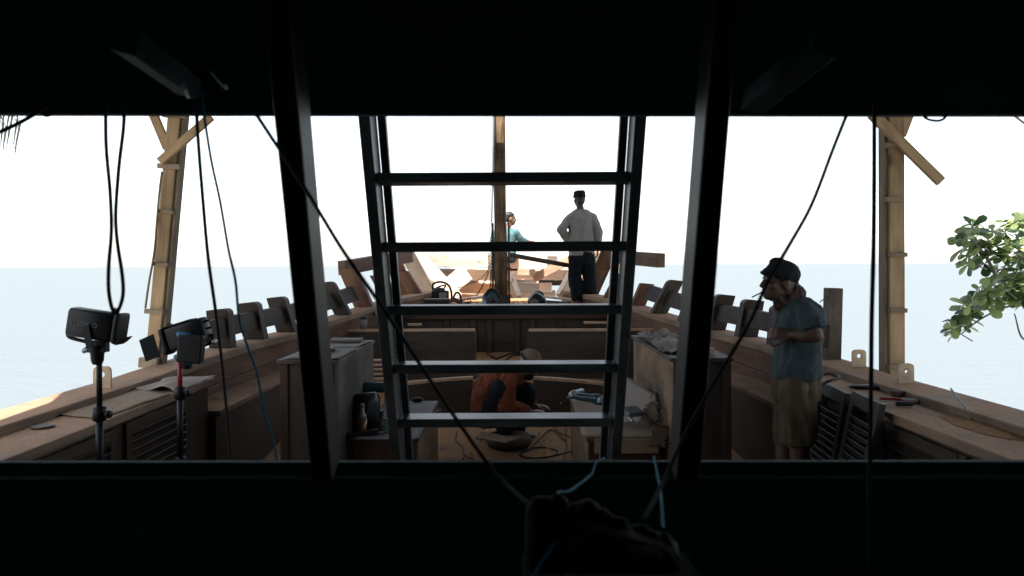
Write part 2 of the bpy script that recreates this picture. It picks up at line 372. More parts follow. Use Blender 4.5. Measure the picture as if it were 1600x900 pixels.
def watermat():
    m, n, l, b = newmat('sea_water')
    n.remove(b); df = n.new('ShaderNodeBsdfDiffuse'); df.inputs[0].default_value = (.136, .158, .168, 1)
    gl = n.new('ShaderNodeBsdfGlossy'); gl.inputs['Roughness'].default_value = .22; mxs = n.new('ShaderNodeMixShader'); mxs.inputs[0].default_value = .13
    l.new(df.outputs[0], mxs.inputs[1]); l.new(gl.outputs[0], mxs.inputs[2]); l.new(mxs.outputs[0], n['Material Output'].inputs[0])
    tc = n.new('ShaderNodeTexCoord'); hs = []
    for sc, wt in (((.9, 2.6, 1), .5), ((.12, .5, 1), 1.0), ((4, 9, 1), .15)):
        mp = n.new('ShaderNodeMapping'); mp.inputs['Scale'].default_value = sc; l.new(tc.outputs['Object'], mp.inputs[0])
        nz = n.new('ShaderNodeTexNoise'); nz.inputs['Scale'].default_value = 1; nz.inputs['Detail'].default_value = 4; l.new(mp.outputs[0], nz.inputs[0])
        mu = n.new('ShaderNodeMath'); mu.operation = 'MULTIPLY'; mu.inputs[1].default_value = wt; l.new(nz.outputs[0], mu.inputs[0]); hs.append(mu)
    ad = n.new('ShaderNodeMath'); l.new(hs[0].outputs[0], ad.inputs[0]); l.new(hs[1].outputs[0], ad.inputs[1])
    ad2 = n.new('ShaderNodeMath'); l.new(ad.outputs[0], ad2.inputs[0]); l.new(hs[2].outputs[0], ad2.inputs[1])
    bp = n.new('ShaderNodeBump'); bp.inputs['Strength'].default_value = .6; bp.inputs['Distance'].default_value = .35; l.new(ad2.outputs[0], bp.inputs['Height']); l.new(bp.outputs[0], gl.inputs['Normal']); l.new(bp.outputs[0], df.inputs['Normal'])
    return m
M['water'] = watermat()

# ------------------------------------------------------------------ setting: sea and beach
SEA = -2.6
def disc(r0, n=96, rings=(0, 20, 60, 200, 800, 4000, 20000, 60000)):
    m = MB(); vs = [V((0, 0, SEA))]; fs = []
    for r in rings[1:]: vs += [V((r * math.cos(2 * math.pi * k / n), r * math.sin(2 * math.pi * k / n), SEA)) for k in range(n)]
    fs += [(0, 1 + k, 1 + (k + 1) % n) for k in range(n)]
    for i in range(len(rings) - 2):
        a, b = 1 + i * n, 1 + (i + 1) * n
        fs += [(a + k, b + k, b + (k + 1) % n, a + (k + 1) % n) for k in range(n)]
    return m.add(vs, fs)
tag(disc(0).build('sea', M['water'], origin=(0, 0, SEA)), kind='structure')
mb = MB(); n = 72; vs = []; fs = []
for i, (r, z) in enumerate(((.01, -2.15), (.5, -2.18), (.8, -2.3), (.95, -2.55), (1.1, -2.9))):
    for k in range(n):
        a = 2 * math.pi * k / n; q = 1 + .07 * math.sin(3 * a + 1) + .05 * math.sin(5 * a)
        vs.append(V((9.5 * r * q * math.cos(a), 4.5 + 13 * r * q * math.sin(a), z + .04 * math.sin(7 * a + i))))
for i in range(4): fs += [(i * n + k, i * n + (k + 1) % n, (i + 1) * n + (k + 1) % n, (i + 1) * n + k) for k in range(n)]
fs.append(tuple(range(n)))
tag(mb.add(vs, fs, smooth=True).build('beach', M['sand'], origin=(0, 4.5, -2.2)), kind='structure')

# ------------------------------------------------------------------ the boat
BX = [(-4.2, 1.9), (-2, 2.45), (0, 2.6), (2.3, 2.66), (5.8, 2.66), (7.1, 2.57), (7.75, 2.48), (8.4, 2.36), (9.05, 2.22), (9.7, 2.04), (10.35, 1.86), (11, 1.67), (12, 1.38), (13, 1.07), (13.8, .76), (14.4, .42), (14.7, .15)]
BZ = [(-4.2, 1.1), (0, .93), (5.5, .915), (7.1, .965), (8.4, .985), (9.05, 1.03), (9.7, 1.085), (10.35, 1.15), (11, 1.2), (12.5, 1.27), (14.7, 1.4)]
bx = lambda Y: float(np.interp(Y, *zip(*BX)))
bz = lambda Y: float(np.interp(Y, *zip(*BZ)))
def fz(Y): return 0 if Y < 6.8 else .48 * ((Y - 6.8) / 4.1) ** 1.25
boat = empty('wooden_boat', (0, 5, SEA + .35), 'large unfinished wooden boat with open deck, timber frames and bulwarks converging at the bow', 'boat')
YS = [-4.2 + .3 * i for i in range(64)]; YS = [y for y in YS if y < 14.7] + [14.7]
# hull planking outside
mb = MB(); P = []
for Y in YS:
    row = []
    for t, zz in ((1, None), (1.02, .35), (.97, -.4), (.8, -1.2), (.45, -1.75), (.06, -2.1)):
        for s_ in (1,): row.append((t * bx(Y) - .03, (min(bz(Y) - .07, 1.02) if Y > 12.4 else bz(Y) - .07) if zz is None else zz + .35 * max(0, (Y - 9) / 6) ** 2))
    P.append(row)
vs = []; fs = []; gs = []
for s_ in (-1, 1):
    n0 = len(vs)
    for i, Y in enumerate(YS):
        for (x, z) in P[i]: vs.append(V((xc(Y) + s_ * x, Y, z))); gs.append(V((Y, z * 1.5, s_ * 3)))
    for i in range(len(YS) - 1):
        for j in range(5):
            a = n0 + i * 6 + j; f = (a, a + 1, a + 7, a + 6); fs.append(f if s_ > 0 else f[::-1])
fs.append(tuple(range(6)) + tuple(range(len(YS) * 6, len(YS) * 6 + 6))[::-1])
hull = mb.add(vs, fs, gs, smooth=True).build('hull', M['teak'], boat, recalc=False)
so = hull.modifiers.new('solid', 'SOLIDIFY'); so.thickness = .05; so.offset = 0
# cap rail with inner clamp, one per side
def sweep(ys, prof, side, mb=None, off=0):   # prof(Y) -> list of (distance inboard from outer edge, z)
    mb = mb or MB(); vs = []; gs = []; k = None
    for Y in ys:
        pr = prof(Y); k = len(pr)
        for (d, z) in pr: vs.append(V((xc(Y) + side * (bx(Y) - d), Y, z))); gs.append(V((Y, d * 2 + z, side * 5 + off)))
    fs = [(i * k + j, i * k + (j + 1) % k, (i + 1) * k + (j + 1) % k, (i + 1) * k + j) for i in range(len(ys) - 1) for j in range(k)]
    fs += [tuple(range(k)), tuple(range((len(ys) - 1) * k, len(ys) * k))[::-1]]
    return mb.add(vs, fs, gs)
ysf = [y for y in YS if y >= 2.2]
for s_ in (-1, 1):
    mb = sweep([y for y in YS if y < 12.7], lambda Y: [(0, bz(Y)), (.29 if Y < 9 else .24, bz(Y)), (.29 if Y < 9 else .24, bz(Y) - .065), (0, bz(Y) - .065)], s_)
    mb.build('cap_rail', M['shelf'], boat, bevel=.008)
    yb = [y for y in YS if 5.6 < y < 12.7]
    mb = MB()
    for k in range(3):
        f0, f1 = k / 3, (k + 1) / 3
        zz = lambda Y, f: (bz(Y) - .067) * (1 - f) + (.30 + fz(Y) * .6) * f
        sweep(yb, lambda Y: [(.05, zz(Y, f0)), (.22 + .006 * k, zz(Y, f0)), (.226 + .006 * k, zz(Y, f1) + .005), (.05, zz(Y, f1) + .005)], s_, mb, k * 3)
    mb.build('bulwark_plank', M['teakred'], boat, bevel=.004)
    yb = [y for y in YS if 5.6 < y < 14.0]
    mb = sweep(yb, lambda Y: [(.06, .298 + fz(Y) * .6), (.27, .298 + fz(Y) * .6), (.30, fz(Y) - .02), (.06, fz(Y) - .02)], s_)
    mb.build('ceiling_plank', M['teak'], boat, bevel=.004)

# side lockers with louvred fronts
XI = 2.06
for s_ in (-1, 1):
    y0, y1 = 2.25, (5.73 if s_ < 0 else 5.9)
    mb = MB(); ys = np.linspace(y0, y1, 10)
    zt = .875
    vs = [];
    pr = lambda Y: [(.295, zt), (bx(Y) - XI + (.10 * max(0, (3.6 - Y)) ** 2 * .25 if s_ > 0 else 0), zt), (bx(Y) - XI, zt - .05), (.295, zt - .05)]
    sweep(list(ys), pr, s_, mb)
    mb.build('locker_top', M['shelf'], boat, bevel=.006)
    lk = MB(); x0 = lambda Y: xc(Y) + s_ * (XI + .045)
    lk.prism([(x0(y0), y0, 0), (x0(y1 - .02), y1 - .02, 0), (x0(y1 - .02), y1 - .02, zt - .052), (x0(y0), y0, zt - .052)], (s_ * .02, 0, 0))
    lk.prism([(x0(y1) , y1 - .045, 0), (x0(y1) + s_ * .5, y1 - .045, 0), (x0(y1) + s_ * .5, y1 - .045, zt - .052), (x0(y1), y1 - .045, zt - .052)], (0, .025, 0))
    lk.build('locker_front', M['panel'], boat)
    # louvre panels set in the front
    spans = [(2.5, 3.3), (3.42, 4.3), (4.42, 5.3)] if s_ < 0 else [(2.6, 3.45), (3.57, 4.4), (4.52, 5.3)]
    for (a, b_) in spans:
        fr = MB(); xa = lambda Y: xc(Y) + s_ * (XI + .034)
        for (ya, yb_, za, zb) in ((a, a + .06, .1, .8), (b_ - .06, b_, .1, .8), (a + .06, b_ - .06, .74, .8), (a + .06, b_ - .06, .1, .16)):
            fr.box((xa((ya + yb_) / 2), (ya + yb_) / 2, (za + zb) / 2), (.028, yb_ - ya, zb - za))
        pn = fr.build('louvre_panel', M['blouv'], boat, bevel=.002)
        sl_ = MB(); k = 12
        for i in range(k):
            z = .185 + i * (.53 / (k - 1))
            sl_.box((xa((a + b_) / 2), (a + b_) / 2, z), (.006, b_ - a - .124, .05), Matrix.Rotation(R(-38 * s_), 3, 'Y'))
        sl_.build('slats', M['blouv'], pn)
    # lower locker further forward
    y0, y1 = y1 + .01, 8.3; zl = .63
    ys = list(np.linspace(y0, y1, 8)); mb = MB()
    sweep(ys, lambda Y: [(.245, zl), (bx(Y) - 2.03 + (Y - 5.7) * -.0, zl), (bx(Y) - 2.03, zl - .04), (.245, zl - .04)], s_, mb)
    mb.build('locker_top', M['shelf'], boat, bevel=.004)
    lk = MB(); lk.prism([(xc(y0) + s_ * 2.06, y0, 0), (xc(y1) + s_ * 2.06, y1, 0), (xc(y1) + s_ * 2.06, y1, zl - .042), (xc(y0) + s_ * 2.06, y0, zl - .042)], (s_ * .025, 0, 0))
    lk.build('locker_front', M['panel'], boat)

# main deck planks
mb = MB()
ysd = list(np.linspace(2.12, 11.0, 24)); wp = .155; k = 0
X = -2.5
while X < 2.45:
    xa, xb = X + .0006, X + wp - .0006
    vs = []; gs = []; o = random.uniform(0, 40)
    for Y in ysd:
        for xx in (xa, xb):
            lim = bx(Y) - .1; x_ = max(-lim, min(lim, xx)); vs.append(V((xc(Y) + x_, Y, fz(Y) - random.uniform(0, .0012)))); gs.append(V((Y + o, xx * 1.0, o)))
    fs = [(i * 2, i * 2 + 1, i * 2 + 3, i * 2 + 2) for i in range(len(ysd) - 1)]
    mb.add(vs, fs, gs); X += wp
dk = mb.build('main_deck', M['deck'], boat, recalc=False)
so = dk.modifiers.new('solid', 'SOLIDIFY'); so.thickness = .04; so.offset = -1

# foredeck and the bulkhead under it
FZ = 1.08; YF = 10.85
mb = MB(); x = -1.75
while x < 1.75:
    pts = [(xx, Y) for Y in (YF, 11.5, 12.2, 13, 13.7, 14.3) for xx in (x + .002, x + .148)]
    vs = []; gs = []; o = random.uniform(0, 30)
    for xx, Y in pts:
        lim = bx(Y) - .12; vs.append(V((xc(Y) + max(-lim, min(lim, xx)), Y, FZ))); gs.append(V((Y + o, xx, o)))
    mb.add(vs, [(i * 2, i * 2 + 1, i * 2 + 3, i * 2 + 2) for i in range(5)], gs); x += .15
fd = mb.build('foredeck', M['deck'], boat, recalc=False)
so = fd.modifiers.new('solid', 'SOLIDIFY'); so.thickness = .05; so.offset = -1
mb = MB(); mb.beam((xc(YF) - 1.6, YF - .02, FZ - .07), (xc(YF) + 1.6, YF - .02, FZ - .07), .05, .135); mb.build('deck_beam', M['teak'], boat, bevel=.004)
mb = MB(); mb.bb(xc(YF) - 1.62, xc(YF) + 1.62, YF + .06, YF + .1, .40, FZ - .05)
for x in (-1.2, -.75, -.38, -.16, .22, .42, .8, 1.2): mb.bb(xc(YF) + x - .035, xc(YF) + x + .035, YF + .02, YF + .058, .44, FZ - .052)
mb.bb(xc(YF) - .16, xc(YF) + .22, YF + .03, YF + .056, .62, .70)
mb.build('fore_bulkhead', M['panel'], boat, bevel=.003)

# stanchions with a through rail
def stanchion(Y, s_, h, lean, wa=.19, al=.15, mat='teak', z0=None, zr=.04):
    X0 = xc(Y) + s_ * (bx(Y) - .13); z = (bz(Y) if z0 is None else z0) + .001
    inb = -s_; prof = []
    def P_(u, hh): return V((X0 + inb * u + s_ * lean * hh, Y - al / 2, z + hh))
    prof = [P_(-wa / 2, 0), P_(wa / 2, 0), P_(wa / 2, h - zr)]
    for k in range(1, 7):
        a = math.pi / 2 * k / 6; prof.append(P_(wa / 2 - zr * 1.2 * (1 - math.cos(a)), h - zr + zr * math.sin(a)))
    prof.append(P_(-wa / 2, h - .015))
    mb = MB(); mb.prism(prof, (0, al, 0)); return mb.build('stanchion', M[mat], boat, bevel=.005)
SY = [7.0, 7.68, 8.35, 9.02, 9.68]
for s_ in (-1, 1):
    for i, Y in enumerate(SY): stanchion(Y, s_, .34 + .015 * i, .08 + .11 * i, mat='frame' if i < 3 else 'wframe')
    # tall flared frame heads towards the bow
    for Y, h, lean, wa in ((10.35, .62 if s_ < 0 else .40, .42, .24 if s_ < 0 else .18), (11.2, .46, .55, .22), (12.1, .46, .62, .2)):
        stanchion(Y, s_, h, lean, wa, .16, 'teakred', z0=bz(Y) - .12, zr=.02)
    # rail
    ys = np.linspace(6.05, 10.2, 14)
    def rl(Y):
        ln = .08 + .11 * max(0, (Y - 7) / .67); d = .215 - ln * .2
        z = bz(Y)
        return [(d, z + .10), (d - .05, z + .10), (d - .05 - ln * .15, z + .27), (d - ln * .15, z + .27)]
    sweep(list(ys), rl, s_).build('bulwark_rail', M['frame'], boat, bevel=.005)
# heavy upper rail ends, sawn square, flaring outside the bow
for s_, pts in ((-1, ((534, 419, 10.3), (640, 400, 11.9))), (1, ((1033, 407, 10.3), (950, 400, 11.7)))):
    a, b_ = at(*pts[0]), at(*pts[1])
    mb = MB(); mb.beam(a, b_, .12, .185); mb.build('upper_rail', M['teakred'], boat, bevel=.006)

# bow: planks across, flared frames, knees
bow = [('bow_plank', (704, 424, 14.4), (790, 425, 14.55), .06, .13, 'fresh'), ('bow_plank', (790, 424, 14.55), (905, 424, 14.2), .06, .13, 'fresh'),
       ('bow_plank', (700, 440, 14.45), (800, 441, 14.55), .06, .13, 'fresh'), ('bow_plank', (800, 441, 14.55), (852, 441, 14.4), .06, .14, 'fresh'),
       ('bow_plank', (690, 460, 14.3), (800, 461, 14.5), .06, .12, 'fresh2'), ('bow_plank', (800, 460, 14.5), (868, 459, 14.3), .06, .13, 'fresh'),
       ('bow_plank', (868, 430, 14.0), (928, 429, 13.6), .08, .18, 'fresh'), ('bow_plank', (806, 450, 14.3), (862, 449, 14.15), .08, .17, 'fresh'),
       ('bow_plank', (655, 452, 13.5), (702, 449, 14.1), .08, .16, 'fresh2'),
       ('bow_plank', (622, 407, 13.2), (700, 407, 13.75), .09, .21, 'fresh'),
       ('bow_plank', (694, 407, 13.72), (800, 408, 14.1), .09, .22, 'fresh'),
       ('bow_plank', (800, 409, 14.1), (905, 412, 13.7), .09, .24, 'fresh'),
       ('bow_plank', (900, 411, 13.68), (972, 411, 13.05), .09, .2, 'fresh2'),
       ('bow_plank', (716, 429, 14.02), (800, 431, 14.22), .08, .19, 'fresh'),
       ('bow_plank', (800, 430, 14.2), (868, 430, 14.0), .08, .16, 'fresh'),
       ('bow_plank', (700, 449, 14.15), (806, 452, 14.3), .08, .18, 'fresh2')]
for nm, a, b_, wd, th, mt in bow:
    mb = MB(); mb.beam(at(*a), at(*b_), wd, th); mb.build(nm, M[mt], boat, bevel=.006)
bow += [('bow_plank', (680, 431, 14.25), (742, 432, 14.35), .06, .26, 'panel'), ('bow_plank', (842, 437, 14.3), (893, 436, 14.1), .06, .22, 'panel'), ('bow_plank', (662, 425, 13.6), (684, 428, 13.75), .06, .2, 'fresh')]  # first dark plank stands in for the shadowed opening under the top plank
for nm, a, b_, wd, th, mt in bow[-3:]:
    mb = MB(); mb.beam(at(*a), at(*b_), wd, th); mb.build(nm, M[mt], boat, bevel=.006)
frames = [((634, 392, 12.6), (676, 468, 13.0), .22, .16, 'fresh'), ((648, 400, 13.3), (712, 470, 13.2), .30, .10, 'fresh'),
          ((612, 400, 12.0), (640, 472, 12.3), .24, .14, 'teakred'),
          ((952, 392, 12.3), (918, 468, 12.8), .24, .14, 'teakred'), ((912, 406, 13.3), (888, 470, 13.2), .28, .10, 'fresh'),
          ((940, 396, 13.0), (900, 468, 13.3), .2, .12, 'fresh2')]
for a, b_, wd, th, mt in frames:
    mb = MB(); mb.beam(at(*a), at(*b_), wd, th, up=(0, 1, 0)); mb.build('bow_frame', M[mt], boat, bevel=.006)
# stem
mb = MB(); mb.beam((xc(14.7), 14.72, -2.0), (xc(14.7), 14.82, 1.66), .2, .22, up=(0, 1, 0)); mb.build('stem_post', M['teakred'], boat, bevel=.01)

# pad eyes on the cap rail
def padeye(c, sc=1.0):
    mb = MB(); vs = []; w_, h_ = .05 * sc, .125 * sc; out = [V((-w_, 0, 0)), V((w_, 0, 0))]
    for k in range(13):
        a = math.pi * k / 12; out.append(V((w_ * math.copysign(abs(math.cos(a)) ** .55, math.cos(a)), 0, h_ - w_ * .75 + w_ * .75 * math.sin(a) ** .6)))
    hc = V((0, 0, h_ * .62)); n = len(out); hole = []
    for p in out:
        d = (p - hc).normalized(); hole.append(hc + d * .017 * sc)
    for y in (-.008, .008):
        vs += [V(c) + p + V((0, y, 0)) for p in out] + [V(c) + p + V((0, y, 0)) for p in hole]
    fs = []
    for k in range(n):
        j = (k + 1) % n
        fs += [(k, j, n + j, n + k), (2 * n + j, 2 * n + k, 3 * n + k, 3 * n + j), (j, k, 2 * n + k, 2 * n + j), (n + k, n + j, 3 * n + j, 3 * n + k)]
    mb.add(vs, fs); mb.build('pad_eye', M['brass'], boat)
for px, Y in ((1342, 5.75), (1415, 5.0), (1283, 6.5)):
    p = at(px, 560, Y); padeye((p.x, Y, bz(Y) + .001))
for px, Y in ((160, 4.95),):
    p = at(px, 560, Y); padeye((p.x, Y, bz(Y) + .001), 1.1)
# short square post at the end of the right rail
mb = MB(); p = at(1302, 450, 6.15); mb.beam((p.x - .02, 6.15, bz(6.15) - .1), (p.x, 6.15, p.z), .11, .11, up=(0, 1, 0)); mb.build('rail_post', M['grey'], boat, bevel=.005)

# ------------------------------------------------------------------ deckhouse round the camera
house = empty('deckhouse', (0, 0, .0), 'dark deckhouse interior whose wide front window frames the boat deck', 'cabin')
def part(nm, mt='cabin', bev=.006, parent=house): return lambda m: m.build(nm, M[mt], parent, bevel=bev)
p0, p1 = at(-800, 177.5, 2.0), at(2400, 180.5, 2.0)
mb = MB(); h = .42
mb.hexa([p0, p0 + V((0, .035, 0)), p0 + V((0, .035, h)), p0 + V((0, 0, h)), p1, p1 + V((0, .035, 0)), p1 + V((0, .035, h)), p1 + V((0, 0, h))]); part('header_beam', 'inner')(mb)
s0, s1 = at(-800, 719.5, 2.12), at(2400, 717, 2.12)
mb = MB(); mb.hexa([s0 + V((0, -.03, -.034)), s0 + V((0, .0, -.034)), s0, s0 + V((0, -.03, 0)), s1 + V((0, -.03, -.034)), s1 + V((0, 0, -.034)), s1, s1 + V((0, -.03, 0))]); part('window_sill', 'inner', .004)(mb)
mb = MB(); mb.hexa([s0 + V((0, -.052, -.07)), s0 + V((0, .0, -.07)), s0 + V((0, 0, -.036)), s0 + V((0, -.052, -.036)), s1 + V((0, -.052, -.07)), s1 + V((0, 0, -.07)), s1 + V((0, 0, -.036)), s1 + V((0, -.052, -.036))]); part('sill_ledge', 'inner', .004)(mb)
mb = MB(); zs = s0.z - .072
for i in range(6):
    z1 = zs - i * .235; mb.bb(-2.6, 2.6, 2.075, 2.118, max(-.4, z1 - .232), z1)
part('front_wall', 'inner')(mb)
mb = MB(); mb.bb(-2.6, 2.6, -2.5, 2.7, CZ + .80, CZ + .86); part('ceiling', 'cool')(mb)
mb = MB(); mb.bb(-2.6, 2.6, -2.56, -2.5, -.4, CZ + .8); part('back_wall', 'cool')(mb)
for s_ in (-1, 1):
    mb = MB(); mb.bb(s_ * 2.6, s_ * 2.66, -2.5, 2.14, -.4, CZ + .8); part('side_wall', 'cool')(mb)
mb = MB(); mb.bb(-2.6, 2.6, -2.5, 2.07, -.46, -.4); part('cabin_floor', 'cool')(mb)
# raked posts in front of the window
for (t0, t1, b0, b1) in (((427, 480), None, (485, 522), None), ((1090, 1141), None, (1049, 1095), None)):
    Yb, Yt = 1.95, 1.67
    A = at(b0[0], 737, Yb); B = at(b0[1], 737, Yb); Cc = at(t0[0], 180, Yt); D = at(t0[1], 180, Yt)
    inn = 1 if b0[0] < 800 else -1
    # front face measured without the lit inner strip
    if inn > 0: B = at(b0[1] - 5, 737, Yb); D = at(t0[1] - 13, 180, Yt)
    else: A = at(b0[0] + 9, 737, Yb); Cc = at(t0[0] + 13, 180, Yt)
    k = 1.62
    T0 = A + (Cc - A) * k; T1 = B + (D - B) * k; A = A - (Cc - A) * .04; B = B - (D - B) * .04
    dv = V((0, .10, .036))
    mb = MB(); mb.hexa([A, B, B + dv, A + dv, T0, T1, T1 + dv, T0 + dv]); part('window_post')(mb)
# deckhead knees catching a little window light
for a, b_, wd in (((1292, 66, 1.55), (1176, 160, 1.9), .055), ((196, 62, 1.5), (296, 136, 1.9), .05)):
    mb = MB(); mb.beam(at(*a), at(*b_), wd, .05, up=(0, 1, .4)); mb.build('deckhead_knee', M['inner'], house, bevel=.004)
mb = MB(); mb.bb(-.43, -.36, 1.86, 1.94, CZ + .36, CZ + .48); 
mb = MB(); c = at(300, 150, 1.95); mb.box(c + V((0, .0, .03)), (.1, .06, .05)); mb.build('junction_box', M['cabin'], house, bevel=.004)

# ------------------------------------------------------------------ ladder
lad = empty('ladder', (-.03, 4.06, 0), 'wide grey wooden ladder in the middle of the window, leaning back towards the cabin', 'ladder')
def ly(z): return 3.02 - (z - (CZ + .335)) * .519
def stp(zr): return CZ + zr
zt, zb = CZ + .86, 0.02
for s_ in (-1, 1):
    for nm, xi, th, d0, d1 in (('stringer', .483, .043, -.015, .150), ('stringer_batten', .450, .034, .152, .192)):
        x0 = -.032 + s_ * xi; x1 = x0 + s_ * th if nm == 'stringer' else x0 + s_ * .033
        mb = MB()
        mb.hexa([(x0, ly(zb) + d0, zb), (x1, ly(zb) + d0, zb), (x1, ly(zb) + d1, zb), (x0, ly(zb) + d1, zb), (x0, ly(zt) + d0, zt), (x1, ly(zt) + d0, zt), (x1, ly(zt) + d1, zt), (x0, ly(zt) + d1, zt)])
        mb.build(nm, M['ladder'], lad, bevel=.004)
for i in range(-2, 6):
    z = CZ + .335 - i * .26 + .0
    if z > CZ + .8 or z < .05: continue
    y = ly(z)
    mb = MB(); mb.bb(-.032 - .482, -.032 + .482, y - .005, y + .146, z - .019, z + .019); mb.build('tread', M['ladder'], lad, bevel=.006)
z = CZ + .335 - 6 * .26
if z > .05:
    mb = MB(); mb.bb(-.032 - .482, -.032 + .482, ly(z) - .005, ly(z) + .146, z - .019, z + .019); mb.build('tread', M['ladder'], lad, bevel=.006)

# ------------------------------------------------------------------ mast
mast = empty('mast', (at(783, 475, 11.9).x, 11.9, FZ), 'weathered square wooden mast standing on the foredeck between two dark cheek boards', 'mast')
mx = WL[mast].x; mb = MB()
prof = []
for k in range(9):
    z = FZ + k * .62; x = mx + .004 * math.sin(k * 1.7) - .0035 * k; r = .098 - .002 * k + .004 * math.sin(k * 2.3)
    prof.append((V((x, 11.9, z)), V((r, 0, 0)), V((0, r, 0))))
mb.loft(prof, 16, power=.55); 
mb.g = [V((p.z, p.x, p.y)) for p in mb.v]
mb.build('mast_pole', M['mast'], mast)
for s_, top in ((-1, 1.22), (1, 1.22)):
    mb = MB(); mb.bb(mx + s_ * .105 - (.03 if s_ < 0 else 0), mx + s_ * .105 + (0 if s_ < 0 else .03), 11.84, 11.97, FZ, FZ + top); mb.build('cheek_board', M['panel'], mast, bevel=.004)
mb = MB(); mb.bb(mx - .14, mx + .14, 11.76, 11.796, FZ, FZ + .15); mb.build('mast_step', M['panel'], mast, bevel=.004)

# ------------------------------------------------------------------ partitions on deck
def partition(x0, x1, Y, zt, th, label, arch=0, end=None):
    o = empty('half_partition', ((x0 + x1) / 2, Y, fz(Y)), label, 'partition', 'low dark partitions either side of the gangway')
    mb = MB(); n = 14; lo = []; hi = []
    for i in range(n + 1):
        x = x0 + (x1 - x0) * i / n
        z = zt - arch * ((x - xc(Y)) / 1.2) ** 2
        lo.append((x, z))
    poly = [V((x, Y, z - .03)) for x, z in lo] + [V((x1, Y, fz(Y) - .01)), V((x0, Y, fz(Y) - .01))]
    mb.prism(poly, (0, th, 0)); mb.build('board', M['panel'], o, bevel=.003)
    mb = MB()
    for i in range(n):
        (xa, za), (xb, zb_) = lo[i], lo[i + 1]
        mb.hexa([(xa, Y - .006, za - .029), (xa, Y + th + .006, za - .029), (xa, Y + th + .006, za), (xa, Y - .006, za), (xb, Y - .006, zb_ - .029), (xb, Y + th + .006, zb_ - .029), (xb, Y + th + .006, zb_), (xb, Y - .006, zb_)])
    mb.build('top_strip', M['edge'], o)  # pale colour stands for light falling on the partition's top surface
    xg = x1 if end > 0 else x0
    mb = MB(); mb.bb(xg + (.001 if end > 0 else -.013), xg + (.013 if end > 0 else -.001), Y - .004, Y + th, fz(Y), zt - .03 - arch * ((xg - xc(Y)) / 1.2) ** 2); mb.build('end_strip', M['ply'] if arch else M['grey'], o)
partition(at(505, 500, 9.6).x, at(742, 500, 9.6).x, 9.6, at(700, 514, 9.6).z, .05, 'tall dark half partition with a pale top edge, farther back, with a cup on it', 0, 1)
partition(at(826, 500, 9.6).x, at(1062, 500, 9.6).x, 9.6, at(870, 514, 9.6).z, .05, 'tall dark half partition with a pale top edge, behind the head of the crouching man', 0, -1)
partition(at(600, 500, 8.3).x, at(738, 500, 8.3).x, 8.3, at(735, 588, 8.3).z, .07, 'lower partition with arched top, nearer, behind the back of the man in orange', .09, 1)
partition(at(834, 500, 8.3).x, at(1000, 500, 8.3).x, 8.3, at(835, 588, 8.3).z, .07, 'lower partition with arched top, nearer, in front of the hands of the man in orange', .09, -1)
# paper cup on the far partition
mb = MB(); c = at(568, 514, 9.62)
cup = empty('paper_cup', c + V((0, 0, .0005)), 'white takeaway paper cup with dark lid on the tall partition top', 'cup')
MB().lathe(c + V((0, .02, .001)), (0, 0, 1), [(0, .032), (.115, .045)], 20).build('cup_body', M['white'], cup)
MB().lathe(c + V((0, .02, .117)), (0, 0, 1), [(0, .048), (.012, .048), (.014, .042), (.024, .04)], 20).build('cup_lid', M['black'], cup)

# ------------------------------------------------------------------ counters (tall boxes) and benches
def counter(xn, xf, y0, y1, zt, label, legside, sm='ply'):
    o = empty('counter_cabinet', ((xn + xf) / 2, (y0 + y1) / 2, 0), label, 'cabinet', 'tall unfinished cabinets on the main deck')
    x0, x1 = min(xn, xf), max(xn, xf)
    mb = MB(); mb.bb(x0 - .02, x1 + .01, y0 - .02, y1 + .01, zt - .025, zt); mb.build('cabinet_top', M['dply'], o, bevel=.003)
    mb = MB(); s_ = 1 if legside > 0 else -1
    xin = xn
    mb.bb(xin, xin - .022 * (1 if xn > xf else -1), y0, y1, .0, zt - .026); mb.build('side_panel', M[sm], o, bevel=.002)
    mb = MB(); mb.bb(x0 + .055, x1 - .03, y0 + .012, y0 + .03, .0, zt - .026); mb.build('front_panel', M['panel'], o)
    for xa, xb in ((x0 + .001, x0 + .052), (x1 - .085, x1 - .025) if xn > xf else (x1 - .052, x1 - .001)):
        MB().bb(xa, xb, y0 - .002, y0 + .05, 0, zt - .027).build('corner_post', M['teak'], o, bevel=.003)
    mb = MB(); mb.bb(x0 + .03, x1 - .03, y1 - .03, y1, .0, zt - .026); mb.build('back_panel', M['panel'], o)
    return o
counter(-1.14, -1.52, 5.2, 6.54, 1.06, 'tall narrow cabinet with flat papers on top and a dark corner post', -1, 'dply')
counter(1.05, 1.43, 5.2, 6.9, 1.06, 'tall narrow cabinet with brown scuffed plywood side and crumpled paper on top', 1)
def bench(x0, x1, y0, y1, zt, label, facing):
    o = empty('low_bench', ((x0 + x1) / 2, (y0 + y1) / 2, 0), label, 'bench', 'low work benches on the main deck')
    MB().bb(x0, x1, y0, y1, zt - .03, zt).build('bench_top', M['dply'], o, bevel=.003)
    MB().bb(x0 + .02, x1 - .02, y0 + .02, y0 + .045, 0, zt - .031).build('front_panel', M['teak'], o)
    xf = x1 - .03 if facing > 0 else x0 + .01
    MB().bb(xf, xf + .02, y0 + .05, y1, fz(y0), zt - .031).build('side_panel', M['ply'], o)
    return o
bench(-1.10, -.64, 5.4, 6.9, .50, 'low bench covered with pale sheets beside the dark tools and bottle', 1)
bench(.50, 1.03, 5.4, 7.0, .50, 'low bench loaded with cardboard sheets and a teal power tool', -1)

